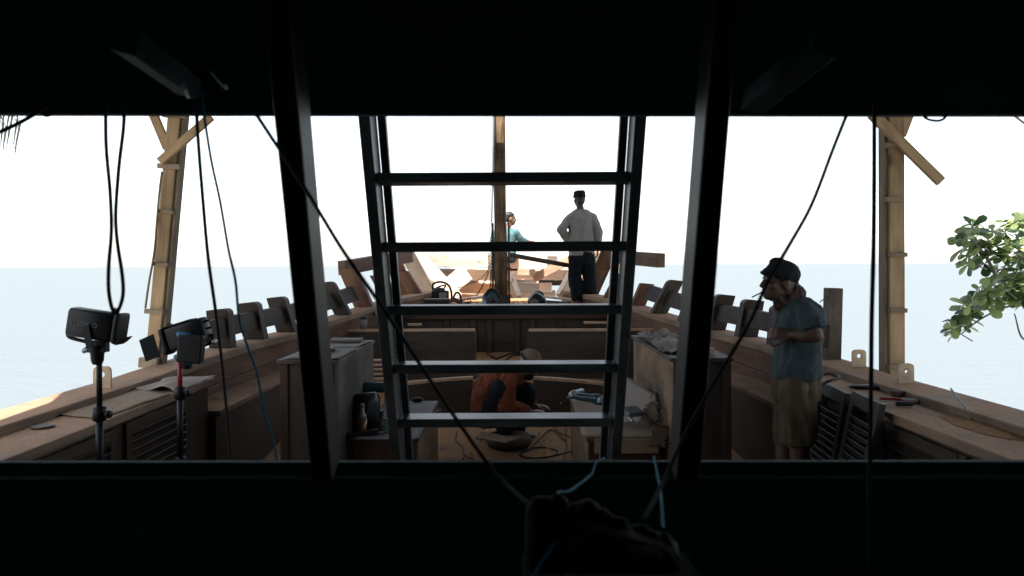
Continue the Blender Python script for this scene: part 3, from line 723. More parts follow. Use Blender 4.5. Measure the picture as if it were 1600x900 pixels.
def flatsheet(name, mat, corners, label, cat, th=.004, group=None, curl=.0, nu=10, nv=10, seed=0, rag=0):
    a, b_, c, d = [V(q) for q in corners]     # bilinear, slightly curled
    def fn(u, v):
        p = (a * (1 - u) + b_ * u) * (1 - v) + (d * (1 - u) + c * u) * v
        z = curl * (noise.noise(V((u * 2.3 + seed, v * 2.1, seed))) + .5)
        e = rag * random.uniform(-1, 1)
        return p + V((e if u in (0, 1) else 0, e if v in (0, 1) else 0, abs(z)))
    mb = MB(); mb.sheet(fn, nu, nv, th); return tag(mb.build(name, M[mat], None), label, cat, group)
# papers and boards on the counters and benches
flatsheet('paper_sheet', 'paper', [(-1.50, 5.22, 1.067), (-1.13, 5.18, 1.067), (-1.12, 5.85, 1.067), (-1.5, 5.9, 1.067)], 'dusty paper sheet hanging over the near end of the tall cabinet beside the wide post', 'paper', .002, None, .006, seed=1)
flatsheet('paper_sheet', 'white', [(-1.42, 5.95, 1.068), (-1.15, 5.9, 1.068), (-1.13, 6.45, 1.068), (-1.45, 6.5, 1.068)], 'pale paper sheet at the far end of the tall cabinet under thin boards', 'paper', .002, None, .004, seed=2)
mb = MB(); mb.bb(-1.44, -1.2, 6.2, 6.42, 1.076, 1.094); tag(mb.build('board_offcut', M['grey'], None, bevel=.002), 'thin board offcut lying on papers at the far end of the tall cabinet', 'offcut')
mb = MB(); mb.box((-1.3, 5.62, 1.088), (.06, .22, .022), Matrix.Rotation(.4, 3, 'Z')); tag(mb.build('wood_strip', M['panel'], None, bevel=.002), 'dark wood strip lying on dusty paper on the tall cabinet', 'offcut')
# crumpled paper heap on the other counter
def crumple(name, mat, c, sx, sy, h, label, cat, seed, th=.0025):
    c = V(c)
    def fn(u, v):
        x, y = (u - .5) * sx, (v - .5) * sy
        q = V((u * 3.1 + seed, v * 3.4 + seed * 2, seed))
        z = h * (.5 + .9 * noise.noise(q) + .5 * noise.noise(q * 2.3)); e = .3 * sx * noise.noise(q * .8)
        return c + V((x + e * .3, y, max(.003, z * (1 - max(abs(u - .5), abs(v - .5)) * 1.2) + .01)))
    mb = MB(); mb.sheet(fn, 18, 18, th, smooth=False); return tag(mb.build(name, M[mat], None), label, cat)
crumple('crumpled_paper', 'paper', (1.16, 5.85, 1.062), .26, .9, .07, 'crumpled dusty paper heaped on the tall scuffed plywood cabinet', 'paper', 4)
crumple('crumpled_paper', 'paper', (1.2, 6.5, 1.062), .3, .5, .09, 'second crumpled paper at the far end of the scuffed plywood cabinet', 'paper', 9)
mb = MB(); mb.box((1.27, 5.36, 1.085), (.18, .05, .04), Matrix.Rotation(.3, 3, 'Z')); tag(mb.build('board_offcut', M['fresh2'], None, bevel=.002), 'short brown wood block beside the crumpled paper on the plywood cabinet', 'offcut')

flatsheet('paper_sheet', 'white', [(-1.08, 5.36, .504), (-.66, 5.36, .504), (-.66, 6.0, .504), (-1.08, 6.0, .504)], 'pale sheet covering the near end of the low bench by the ladder foot', 'paper', .002, None, .0, seed=3)
flatsheet('paper_sheet', 'white', [(-.98, 6.02, .504), (-.645, 6.02, .504), (-.645, 6.85, .504), (-.98, 6.85, .504)], 'pale sheet covering the far end of the low bench by the ladder foot', 'paper', .002, None, .003, seed=5)
# cardboard on the other bench
flatsheet('cardboard_sheet', 'card', [(.47, 5.42, .505), (1.02, 5.38, .505), (1.02, 6.2, .505), (.50, 6.2, .505)], 'flat cardboard sheet lying on the low bench under the grey block', 'cardboard', .006, None, .0, seed=6)
flatsheet('cardboard_sheet', 'card', [(.49, 6.22, .507), (.80, 6.22, .507), (.80, 6.95, .507), (.51, 6.95, .507)], 'flat cardboard sheet under the teal power tool on the low bench', 'cardboard', .005, None, .004, seed=7)
a, b_, c, d = at(950, 664, 5.75), at(1026, 664, 5.75), at(1022, 612, 6.1), at(978, 585, 6.4)
flatsheet('cardboard_sheet', 'cardg', [at(956, 660, 5.8), at(1000, 660, 5.6), at(1027, 620, 5.7), at(976, 588, 6.3)], 'big ribbed cardboard flap leaning up against the scuffed plywood cabinet', 'cardboard', .006, None, .01, seed=8, rag=.008)
mb = MB(); c = at(988, 643, 5.55)
mb.box(c, (.13, .10, .035), Matrix.Rotation(.5, 3, 'Z') @ Matrix.Rotation(.35, 3, 'X')); tag(mb.build('sanding_block', M['greyp'], None, bevel=.008), 'grey rectangular sanding block resting on the cardboard on the low bench', 'sanding block')
mb = MB(); mb.cap(at(973, 640, 5.6), at(988, 658, 5.45), .012, .012); tag(mb.build('metal_tube', M['steel'], None), 'short grey tube lying beside the sanding block on cardboard', 'tube')
# torn dark cardboard in the corner
for i, (cs, mt, lb) in enumerate((
    ([at(1003, 640, 5.45), at(1024, 668, 5.35), at(1030, 640, 5.4), at(1022, 628, 5.5)], 'cardd', 'dark torn cardboard corner sticking up beside the sanding block'),
    ([at(1012, 700, 5.3), at(1040, 700, 5.3), at(1046, 668, 5.35), at(1020, 662, 5.35)], 'cardd', 'brown torn cardboard flap hanging at the bench end'),
    ([at(1014, 636, 5.6), at(1028, 640, 5.55), at(1024, 614, 5.65), at(1018, 616, 5.65)], 'cardg', 'small grey torn cardboard scrap against the plywood cabinet'))):
    flatsheet('torn_cardboard', mt, cs, lb, 'cardboard', .006, None, .012, seed=20 + i, rag=.028)
# corrugated edge hanging off the bench front
mb = MB(); mb.bb(.55, .98, 5.355, 5.372, .40, .497); tag(mb.build('cardboard_strip', M['card'], None, bevel=.002), 'strip of corrugated cardboard hanging off the front edge of the low bench', 'cardboard')
# ------------------------------------------------------------------ tools on the benches
def grinder(c, ang, label, mat='teal', sc=1.0):
    c = V(c); o = empty('power_tool', c, label, 'power tool')
    Rz = Matrix.Rotation(ang, 3, 'Z'); q = lambda x, y, z: c + Rz @ V((x * sc, y * sc, z * sc))
    MB().cap(q(-.02, 0, .05), q(.13, 0, .055), .036 * sc, .031 * sc, 16).cap(q(-.05, 0, .05), q(-.02, 0, .05), .042 * sc, .04 * sc, 16).build('motor_body', M[mat], o)
    MB().lathe(q(-.08, 0, .075), (0, 0, -1), [(0, .03 * sc), (.02 * sc, .04 * sc), (.05 * sc, .045 * sc), (.052 * sc, .02 * sc)], 16).build('gear_head', M['tealp'], o)
    MB().lathe(q(-.08, 0, .022), (0, 0, -1), [(0, .058 * sc), (.008 * sc, .062 * sc), (.012 * sc, .05 * sc)], 20).build('disc', M['blackr'], o)
    MB().tube(crv([q(.16, 0, .055), q(.2, .02, .03), q(.24, .08, .008), q(.2, .16, .006)]), .005).build('power_cord', M['blackr'], o)
    return o
grinder(at(925, 632, 6.2) + V((0, 0, -.0)), 2.6, 'teal power sander lying on cardboard on the low bench by the ladder', 'teal', .95)
grinder(at(900, 622, 6.75), 1.0, 'small pale grinder with black cord at the far end of the cardboard bench', 'tealp', .8)
# dark bag, bottle, upright tool and jars on the left bench
bag = MB()
c = at(563, 664, 5.75); c.z = .505
bag.loft([(c + V((0, 0, 0)), V((.13, 0, 0)), V((0, .10, 0))), (c + V((.0, 0, .08)), V((.145, 0, 0)), V((0, .11, 0))), (c + V((.02, 0, .17)), V((.12, 0, .01)), V((0, .1, 0))), (c + V((.03, 0, .235)), V((.085, 0, .02)), V((0, .06, 0))), (c + V((.03, 0, .25)), V((.05, 0, .01)), V((0, .03, 0)))], 24)
for v in bag.v: v += V((noise.noise(v * 9), noise.noise(v * 9 + V((5, 0, 0))), noise.noise(v * 9 + V((0, 5, 0)))) ) * .018 if v.z > .52 else V()
tag(bag.build('tool_bag', M['black'], None), 'slumped black tool bag standing against the tall cabinet on the low bench', 'bag')
c = at(566, 677, 5.5); c.z = .506
bo = empty('bottle', c, 'clear bottle of amber liquid in front of the black tool bag', 'bottle')
MB().lathe(c, (0, 0, 1), [(0, .028), (.005, .032), (.11, .032)], 20).build('liquid', M['amber'], bo)
MB().lathe(c + V((0, 0, .111)), (0, 0, 1), [(0, .032), (.02, .031), (.05, .014), (.08, .013)], 20).build('bottle_neck', M['clear'], bo)
MB().lathe(c + V((0, 0, .192)), (0, 0, 1), [(0, .016), (.022, .016)], 16).build('bottle_cap', M['white'], bo)
c = at(588, 650, 6.1); c.z = .505
dr = empty('cordless_drill', c, 'dark upright power drill with blue top standing beside the black tool bag', 'drill')
MB().cap(c + V((0, 0, .06)), c + V((.0, 0, .16)), .032, .03).box(c + V((0, 0, .03)), (.1, .09, .06)).build('handle', M['black'], dr)
MB().cap(c + V((-.07, 0, .235)), c + V((.07, 0, .235)), .042, .04).build('drill_body', M['teal'], dr)
MB().lathe(c + V((.1, 0, .235)), (1, 0, 0), [(0, .028), (.05, .02), (.06, .008)], 14).build('chuck', M['steel'], dr)
c = at(602, 672, 5.62); c.z = .506
MBj = MB().lathe(c, (0, 0, 1), [(0, .05), (.005, .055), (.075, .055), (.085, .045), (.09, .045)], 22)
tag(MBj.build('plastic_tub', M['clear'], None), 'pale round plastic tub on the low bench beside the ladder stringer', 'tub')
c = at(556, 684, 5.42); c.z = .53
tl = empty('belt_sander', c, 'long dark hand tool lying along the near edge of the low bench', 'power tool')
MB().cap(at(545, 681, 5.45), at(588, 677, 5.5), .022, .026).build('tool_body', M['black'], tl)
MB().cap(at(588, 677, 5.5), at(605, 674, 5.55), .014, .012).build('tool_nose', M['teal'], tl)
MB().tube(crv([at(545, 681, 5.45), at(538, 676, 5.6), at(556, 668, 5.66), at(580, 672, 5.62)]), .005).build('power_cord', M['blackr'], tl)
c = at(652, 624, 6.8); c.z = .506
MBm = MB().ell(c + V((0, 0, .02)), .055, .035, .022); tag(MBm.build('sanding_pad', M['black'], None), 'small black rounded pad on the far pale sheet of the low bench', 'sanding pad')
c = at(676, 640, 6.2); c.z = .512
MBk = MB().cap(c, c + V((.05, .1, .01)), .012, .01).cap(c + V((-.03, -.04, 0)), c, .018, .014); tag(MBk.build('hand_clamp', M['black'], None), 'small dark hand tool at the edge of the pale sheet near the ladder', 'hand tool')

# ------------------------------------------------------------------ things on deck
c = at(757, 592, 9.1); c.z = fz(9.1) + .004
bn = empty('waste_bin', c, 'small dark bin with a yellow liner standing in the gangway gap', 'bin')
MB().lathe(c, (0, 0, 1), [(0, .085), (.30, .115)], 20).build('bin_body', M['green'], bn)
MB().lathe(c + V((0, 0, .301)), (0, 0, 1), [(0, .117), (.018, .125), (.022, .108), (-.03, .10)], 20).build('bin_liner', M['yellow'], bn)
def floorcable(name, pts, label, r=.006, cat='cable', mat='blackr'):
    P = []
    for px, py in pts:
        # intersect the view ray with the deck
        Y = 5.0
        for _ in range(40): 
            zz = at(px, py, Y).z; Y += (zz - fz(Y) - r) * 2.0; Y = max(4, min(10.8, Y))
        q = at(px, py, Y); P.append(V((q.x, q.y, fz(q.y) + r + .002)))
    return tag(MB().tube(crv(P, 10), r, 8).build(name, M[mat], None), label, cat)
floorcable('floor_cable', [(885, 690), (860, 672), (830, 700), (812, 712), (850, 716), (872, 706), (845, 699), (815, 706), (825, 716), (868, 712), (900, 702)], 'black cable coiled in a loop on the dusty deck beside the cardboard bench')
floorcable('floor_cable', [(714, 674), (712, 688), (722, 698), (726, 712), (740, 718)], 'dark thin cable crossing the deck by the low bench with pale sheets', .005)
floorcable('floor_cable', [(752, 598), (760, 606), (748, 620), (752, 640), (744, 652)], 'dark cable on the deck behind the man in orange', .006)
floorcable('floor_cable', [(768, 556), (785, 566), (800, 556), (822, 553), (800, 549), (775, 560), (760, 552)], 'tangled cable on the sawdust at the far end of the gangway', .009)
for i, (px, py, sz) in enumerate(((781, 562, .09), (792, 553, .07), (770, 553, .06))):
    q = at(px, py, 10.0); q.z = fz(10.0) + .012
    mb = MB().box(q, (sz, sz * .5, .025), Matrix.Rotation(i * .9, 3, 'Z')); tag(mb.build('wood_chip', M['panel'] if i == 0 else M['fresh2'], None), ['dark wood chip on the sawdust in front of the far bulkhead', 'pale wood chip on the sawdust near the crouching man\'s goggles', 'pale wood chip on the sawdust beside the waste bin'][i], 'wood chip', 'wood chips on the sawdust')
flatsheet('cardboard_sheet', 'card', [at(742, 688, 6.75) , at(790, 694, 6.6), at(812, 686, 6.85), at(752, 677, 7.1)], 'torn cardboard sheet on the deck in front of the crouching man', 'cardboard', .006, None, .03, seed=12, rag=.012)
c = at(795, 686, 7.25); c.z = fz(7.25)
st = MB().lathe(c + V((0, 0, .002)), (0, 0, 1), [(0, .19), (.03, .21), (.07, .21), (.10, .18), (.105, .05)], 28); tag(st.build('floor_cushion', M['cardd'], None), 'round dark pad that the crouching man sits on', 'cushion')

floorcable('floor_cable', [(886, 655), (884, 680), (885, 700), (880, 720), (884, 740)], 'thin cable running straight down beside the side of the cardboard bench', .005)
floorcable('floor_cable', [(846, 668), (862, 664), (874, 676), (896, 684), (915, 690)], 'thin cable snaking away from the cushion towards the cardboard bench', .005)
# shavings and chips lying about
mb = MB(); rr = random.Random(21)
def shaving(k_, c=None):
    if c is None: c, k_ = k_, 1
    a = rr.uniform(0, 6.28); L = rr.uniform(.02, .06) * k_; w_ = rr.uniform(.004, .012) * k_; d = V((math.cos(a), math.sin(a), 0)); sd = V((-d.y, d.x, 0)); k = rr.uniform(.3, 2.5); P_ = []
    for i in range(5):
        t = i / 4; P_.append(c + d * (L * math.sin(k * t) / k) + V((0, 0, .003 + L * (1 - math.cos(k * t)) / k * .8)))
    mb.add([q + sd * w_ for q in P_] + [q - sd * w_ for q in P_], [(i, i + 1, i + 6, i + 5) for i in range(4)], None, 0, True)
for _ in range(260):
    Y = rr.uniform(10.95, 12.9); lim = bx(Y) - .35; shaving(V((xc(Y) + rr.uniform(-lim, lim), Y, FZ + .002)))
for _ in range(170):
    Y = rr.uniform(4.6, 10.6); X = rr.uniform(-.5, .42) if Y < 9.5 else rr.uniform(-.4, .2)
    shaving(V((X, Y, fz(Y) + .002)))
for _ in range(30):
    s_ = rr.choice((-1, 1)); Y = rr.uniform(3.2, 5.6); shaving(.45, V((xc(Y) + s_ * rr.uniform(2.1, 2.34), Y, .878)))
tag(mb.build('wood_shavings', M['fresh2'], None, recalc=False), kind='stuff')

# offcuts and stacked slats
c = at(592, 600, 7.2); o = empty('slat_stack', (c.x, 7.2, fz(7.2)), 'stack of thin pale slats behind the tall cabinet with flat papers', 'slats')
for k in range(7):
    z = .56 + k * .042; MB().box((c.x + .02, 7.25, z), (.30, .06, .018), Matrix.Rotation(.02 * (k % 3 - 1), 3, 'Z')).build('slat', M['fresh2'], o, bevel=.002)
for sx in (-.1, .14): MB().bb(c.x + sx - .02, c.x + sx + .02, 7.285, 7.32, fz(7.2), .85).build('upright', M['teak'], o)
for (px, py, Y, sz, an, mt, lb) in ((948, 566, 9.0, (.34, .06, .03), .1, 'fresh2', 'pale board end sticking out between the two partitions near the scuffed cabinet'),
        (648, 507, 10.4, (.18, .05, .03), .2, 'edge', 'small pale block on the tall partition level left of the foredeck edge'),
        (930, 504, 10.4, (.30, .05, .03), -.1, 'edge', 'small pale strip under the foredeck edge near the standing man')):
    c = at(px, py, Y); o = empty('board_end', c, lb, 'offcut'); MB().box(c, sz, Matrix.Rotation(an, 3, 'Z')).build('board', M[mt], o, bevel=.003)
    MB().bb(c.x - .02, c.x + .02, Y - .02, Y + .02, fz(Y), c.z - sz[2] / 2 - .001).build('prop_stick', M['teak'], o)
tag(MB().tube(crv([at(1297, 462, 6.12), at(1288, 467, 6.08), at(1281, 472, 6.05)]), .004, 6).build('bent_nail', M['blackr'], None), 'thin bent nail sticking out of the short square rail post', 'nail')

# ------------------------------------------------------------------ foredeck tools and lumber
def dk_(px, Y, z=0): p = at(px, 470, Y); return V((p.x, Y, FZ + .003 + z))
c = dk_(683, 11.25); tb = empty('tool_case', c, 'flat dark tool case lying on the foredeck in front of the chainsaw', 'tool case')
MB().box(c + V((0, 0, .04)), (.37, .24, .08)).build('case_body', M['black'], tb, bevel=.012)
MB().box(c + V((0, 0, .101)), (.37, .24, .04)).build('case_lid', M['panel'], tb, bevel=.012)
c = dk_(690, 12.35); cs = empty('chainsaw', c, 'black chainsaw with rounded front guard standing on the foredeck', 'chainsaw')
MB().box(c + V((-.02, 0, .10)), (.26, .2, .2)).ell(c + V((-.04, 0, .2)), .1, .08, .05).build('engine_housing', M['black'], cs, bevel=.02)
MB().tube(crv([c + V((-.13, 0, .2)), c + V((-.13, 0, .30)), c + V((-.02, 0, .335)), c + V((.10, 0, .29)), c + V((.15, 0, .18)), c + V((.155, 0, .02))]), .017, 10).build('front_handle', M['black'], cs)
MB().tube(crv([c + V((-.12, .02, .22)), c + V((-.04, .02, .26)), c + V((.06, .02, .28)), c + V((.02, .02, .21))]), .013, 10).build('rear_handle', M['black'], cs)
MB().box(c + V((.03, -.102, .12)), (.12, .012, .1)).build('side_cover', M['greyp'], cs, bevel=.01)
MB().beam(c + V((-.05, .12, .07)), c + V((-.05, .62, .06)), .012, .08).build('guide_bar', M['steel'], cs)
c = dk_(714, 11.9); pl = empty('hand_plane', c, 'small brown electric planer tipped up on the foredeck beside the chainsaw', 'planer')
MB().box(c + V((0, 0, .06)), (.19, .09, .06), Matrix.Rotation(.5, 3, 'Y')).build('plane_body', M['teakred'], pl, bevel=.01)
MB().tube(crv([c + V((-.06, 0, .1)), c + V((-.01, 0, .18)), c + V((.04, 0, .16)), c + V((.07, 0, .05))]), .016, 10).build('plane_handle', M['black'], pl)
MB().box(c + V((-.07, 0, .015)), (.1, .1, .025)).build('base_shoe', M['steel'], pl, bevel=.004)
c = dk_(731, 11.3); MBq = MB().lathe(c, (0, 0, 1), [(0, .035), (.06, .045), (.065, .04)], 18).ell(c + V((.0, 0, .06)), .04, .04, .02); tag(MBq.build('small_tin', M['black'], None), 'small round black tin on the foredeck between planer and circular saw', 'tin')
c = dk_(767, 11.35); sw = empty('circular_saw', c, 'teal circular saw standing on the foredeck at the foot of the mast', 'circular saw')
MB().lathe(c + V((.0, .03, .105)), (0, -1, 0), [(0, .06), (.0, .125), (.05, .125), (.06, .1), (.062, .03)], 28).build('blade_guard', M['teal'], sw)
MB().cap(c + V((.03, -.03, .09)), c + V((.03, -.14, .09)), .05, .046, 18).build('motor', M['black'], sw)
MB().tube(crv([c + V((-.08, -.03, .15)), c + V((-.02, -.03, .24)), c + V((.07, -.03, .22)), c + V((.13, -.03, .12))]), .02, 10).build('saw_handle', M['black'], sw)
MB().box(c + V((0, -.02, .008)), (.3, .16, .012)).build('base_plate', M['steel'], sw)
MB().box(c + V((-.1, -.06, .06)), (.07, .03, .09), Matrix.Rotation(.5, 3, 'Y')).build('blade_cover', M['tealp'], sw, bevel=.006)
MB().tube(crv([c + V((.13, 0, .12)), c + V((.2, 0, .06)), c + V((.28, .1, .012)), c + V((.36, .3, .01))]), .008).build('power_cord', M['blackr'], sw)
c = dk_(838, 11.5); hm = empty('welding_mask', c, 'dark rounded face mask lying on the foredeck between the mast and the standing man', 'mask')
MB().loft([(c + V((0, .05, .005)), V((.13, 0, 0)), V((0, .12, 0))), (c + V((.0, .05, .1)), V((.12, 0, 0)), V((0, .11, 0))), (c + V((.02, .06, .18)), V((.085, 0, .01)), V((0, .08, 0))), (c + V((.03, .06, .215)), V((.03, 0, 0)), V((0, .03, 0)))], 24).build('mask_shell', M['black'], hm)
MB().tube(crv([c + V((-.12, -.03, .07)), c + V((-.02, -.08, .19)), c + V((.1, -.05, .13)), c + V((.15, 0, .04))]), .012, 8).build('head_strap', M['tealp'], hm)
MB().ell(c + V((-.03, -.07, .06)), .06, .02, .04).build('visor', M['cardd'], hm)
# lumber: every stick is its own thing
lum = [('lumber_plank', (845, 463, 12.2), (908, 470, 12.0), .10, .035, 'fresh', 'pale plank lying on the foredeck pointing at the feet of the standing man'),
       ('lumber_plank', (852, 472, 11.6), (890, 474, 11.5), .16, .05, 'panel', 'dark thick board lying on the foredeck in front of the pale plank'),
       ('lumber_plank', (834, 435, 13.3), (896, 403, 13.0), .05, .14, 'fresh2', 'tan timber sloping up from the bow planks behind the standing man'),
       ('lumber_plank', (877, 466, 12.7), (900, 424, 12.9), .10, .22, 'fresh', 'wide pale board leaning upright beside the standing man\'s leg'),
       ('lumber_plank', (799, 426, 12.9), (811, 463, 12.6), .07, .04, 'fresh', 'narrow pale stick leaning just beside the mast'),
       ('timber_block', (796, 449, 12.9), (842, 450, 12.95), .12, .16, 'fresh', 'squared pale timber lying behind the face mask'),
       ('timber_block', (809, 425, 13.2), (836, 426, 13.2), .14, .10, 'fresh2', 'short squared timber block stuck out under the bow rail'),
       ('lumber_plank', (703, 447, 13.4), (730, 425, 13.3), .05, .30, 'fresh', 'diamond shaped pale board end behind the chainsaw'),
       ('lumber_plank', (738, 466, 12.7), (785, 458, 12.9), .2, .04, 'fresh', 'pale board lying flat behind the circular saw'),
       ('lumber_plank', (700, 472, 12.5), (745, 464, 12.9), .12, .03, 'fresh2', 'short tan board lying on the foredeck behind the planer'),
       ('timber_block', (664, 464, 12.6), (690, 455, 12.9), .06, .05, 'fresh', 'thin pale offcut beside the chainsaw')]
for nm, a, b_, wd, th, mt, lb in lum:
    mb = MB(); mb.beam(at(*a), at(*b_), wd, th); tag(mb.build(nm, M[mt], None, bevel=.004), lb, 'timber', 'lumber scattered at the bow')
mb = MB(); mb.beam(at(795, 398, 11.6), at(895, 416, 12.05), .05, .065); tag(mb.build('wooden_bar', M['panel'], None, bevel=.004), 'long dark bar sloping from the mast towards the standing man', 'bar')  # dark material stands for the shade the bar is in
rr = random.Random(3)
labs = ['pale shaving scrap beside the tool case', 'curled pale scrap in front of the mast foot', 'thin scrap left of the face mask', 'pale splinter between mask and board', 'short scrap near the planer', 'flat chip under the circular saw cord', 'pale chip close to the standing man\'s foot']
for (px, Y), lb in zip(((702, 11.1), (800, 11.2), (812, 11.9), (858, 11.2), (722, 11.05), (752, 11.9), (884, 11.1)), labs):
    c = dk_(px, Y, .01); mb = MB().box(c, (rr.uniform(.06, .16), rr.uniform(.02, .06), .014), Matrix.Rotation(rr.uniform(0, 3), 3, 'Z') @ Matrix.Rotation(rr.uniform(-.2, .2), 3, 'X'))
    tag(mb.build('wood_scrap', M['fresh'], None), lb, 'wood scrap', 'wood scraps on the foredeck')
# chains and lines at the mast
def chain(pts, label, link=.045, r=.006):
    P = crv(pts, 24); mb = MB(); acc = 0; last = P[0]; k = 0
    for i in range(1, len(P)):
        if (P[i] - last).length >= link * .8:
            d = (P[i] - last).normalized(); c = (P[i] + last) / 2; sd = d.orthogonal().normalized(); sd = Matrix.Rotation(math.pi / 2 * (k % 2), 3, d) @ sd
            ring = [c + d * math.cos(t) * link * .58 + sd * math.sin(t) * link * .3 for t in [2 * math.pi * j / 8 for j in range(9)]]
            mb.tube(ring, r, 5, cap=False); last = P[i]; k += 1
    return tag(mb.build('hanging_chain', M['blackr'], None, recalc=False), label, 'chain')
chain(pp([(771, 150), (770, 260), (768, 360), (767, 430), (766, 462)], 11.85), 'thin dark chain hanging straight down the left edge of the mast')
chain(pp([(764, 396, 12.0), (763, 425, 12.0), (752, 450, 12.1), (744, 462, 12.1)]), 'thin chain slanting from the mast to the foredeck boards', .05, .005)
tag(MB().tube(crv(pp([(774, 160, 11.8), (773, 215, 11.78), (775, 330, 11.77), (772, 420, 11.77), (778, 470, 11.75)])), .008).build('mast_line', M['rope'], None), 'dark line running down the front of the mast', 'rope')
tag(MB().tube(crv(pp([(771, 405, 12.1), (755, 432, 12.1), (728, 446, 12.2), (715, 450, 12.3)])), .005).build('loose_wire', M['blackr'], None), 'thin wire drooping from the mast across the pale boards', 'wire')

# ------------------------------------------------------------------ scaffold posts outside the hull
GZ = -2.25
def scaffold(top, base, Y, wd, th, label, cleats, braces, dark):
    a, b_ = at(*base, Y), at(*top, Y); d = (b_ - a) / (b_.z - a.z)
    bot = a + d * (GZ - a.z); tp = a + d * (3.42 - a.z)
    o = empty('scaffold_post', bot, label, 'post', 'wooden scaffold posts outside the hull')
    MB().beam(bot, tp, wd, th, up=(0, 1, 0)).build('post', M['scaf'], o, bevel=.006)
    MB().beam(bot + V((dark * (wd / 2 + .013), .02, 0)), tp + V((dark * (wd / 2 + .013), .02, 0)), .024, th * .9, up=(0, 1, 0)).build('dark_side_strip', M['scafd'], o, bevel=.003)  # added darker strip stands for the post's dark side face
    for (x0, x1, y, hh, tilt) in cleats:
        MB().beam(at(x0, y - tilt, Y - th / 2 - .018), at(x1, y + tilt, Y - th / 2 - .018), .045, hh).build('cleat', M['scafd'], o, bevel=.003)
    for a2, b2, w2, dy in braces:
        MB().beam(at(*a2, Y + dy), at(*b2, Y + dy), .04, w2, up=(0, 0, 1)).build('brace', M['scaf'], o, bevel=.003)
    return o
scaffold((275, 190), (240, 574), 6.1, .098, .10, 'leaning tan scaffold post with step cleats rising outside the hull near the two lamps',
         [(247, 282, 260, .038, 1), (247, 272, 331, .03, 1), (241, 264, 413, .03, 1), (227, 256, 487, .034, 1), (218, 247, 567, .075, 1), (255, 293, 181, .03, 1)],
         [((330, 182), (250, 253), .06, -.10), ((236, 170), (262, 232), .065, .09)], 1)
scaffold((1396, 185), (1397, 600), 5.72, .108, .11, 'upright tan scaffold post with step cleats rising outside the hull beside the leafy branch',
         [(1382, 1408, 228, .04, 0), (1384, 1410, 312, .035, 0), (1389, 1416, 398, .03, 0), (1389, 1416, 485, .03, 0), (1388, 1417, 574, .036, 0)],
         [((1362, 178), (1470, 284), .07, -.10), ((1408, 212), (1420, 180), .06, .05)], -1)
tag(MB().tube(crv(pp([(253, 268), (249, 300), (245, 345), (241, 395), (233, 440), (227, 482)], 6.0)), .008, 6).build('bark_strip', M['scafd'], None), 'dark ragged strip hanging down beside the leaning scaffold post', 'strip')
# roof of tarpaulin over the deck
can = empty('canopy_roof', (0, 3, 3.0), 'blue grey tarpaulin canopy roof stretched over the whole deck above the window', 'canopy')
def ch(Y): return 3.05 + .12 * max(0, Y - 2.2) + (.0 if Y > 0 else 0)
def cf(u, v):
    Y = -5 + 16.35 * u; hw = 3.1 + 1.1 * max(0, min(1, (Y - 3.0) / 2.5)); x = (v * 2 - 1)
    return V((x * (hw if x < 0 else 4.3), Y, ch(Y) + .16 * (1 - abs(x)) + .02 * math.sin(Y * 2.2) * math.sin(v * 9)))
MB().sheet(cf, 30, 16, .01).build('tarpaulin', M['tarp'], can)
for Y in (-4.5, -.8, 3, 6.02, 9, 11.3):
    MB().beam((-3.9 if Y > 5 else -3.05, Y, ch(Y) - .07), (4.1, Y, ch(Y) - .07), .07, .10).build('cross_beam', M['scaf'], can)
for s_ in (-1, 1):
    MB().beam((s_ * 3.1, -4.4, GZ), (s_ * 3.1, -4.4, ch(-4.4) - .12), .12, .12, up=(0, 1, 0)).build('corner_post', M['scaf'], can)

# ------------------------------------------------------------------ louvred shutters leaning on the locker
def shutter(bl, br, tl, tr, label, twist=0):
    bl, br, tl, tr = V(bl), V(br), V(tl), V(tr)
    o = empty('louvred_shutter', (bl + br) / 2, label, 'shutter', 'louvred shutters leaning on the side locker')
    ex = (br - bl); ez = (tl - bl); nn = ex.cross(ez).normalized(); wd = ex.length; ht = ez.length; ex.normalize(); ez.normalize()
    th = .034; Q = lambda x, z: bl + ex * x + ez * z
    def bar(x0, x1, z0, z1, m, t=th): 
        c = [Q(x0, z0), Q(x1, z0), Q(x1, z1), Q(x0, z1)]; m.hexa([c[0] - nn * t / 2, c[1] - nn * t / 2, c[2] - nn * t / 2, c[3] - nn * t / 2] + [q + nn * t / 2 for q in c])
    for (x0, x1) in ((0, .062), (wd - .062, wd)):
        m = MB(); bar(x0, x1, 0, ht, m); m.build('stile', M['louv'], o, bevel=.003)
    for (z0, z1) in ((0, .09), (ht - .075, ht)):
        m = MB(); bar(.063, wd - .063, z0, z1, m, th * .96); m.build('cross_rail', M['louv'], o, bevel=.003)
    m = MB(); k = int((ht - .19) / .042)
    for i in range(k):
        z = .11 + i * .042; a = Q(.061, z); b2 = Q(wd - .061, z)
        off = nn * .014; up = ez * .026
        q = [a - off - up * .6, b2 - off - up * .6, b2 + off + up * .6, a + off + up * .6]
        tk = (nn * .8 - ez * .6).normalized() * .006
        m.hexa([q[0], q[1], q[1] + tk, q[0] + tk, q[3], q[2], q[2] + tk, q[3] + tk])
    m.build('slats', M['louv'], o)
    return o
shutter((1.86, 5.16, .02), (1.82, 4.67, .02), (2.005, 5.15, .91), (1.985, 4.65, .925), 'louvred shutter leaning next to the standing man with a cable over its top corner')
shutter((1.80, 4.64, .02), (1.76, 4.20, .02), (1.985, 4.62, .93), (1.985, 4.19, .975), 'louvred shutter leaning at the near end of the row by the tools on the shelf')
shutter((1.88, 5.78, .02), (1.86, 5.30, .02), (1.99, 5.77, .80), (1.99, 5.29, .80), 'louvred shutter half hidden behind the legs of the standing man')
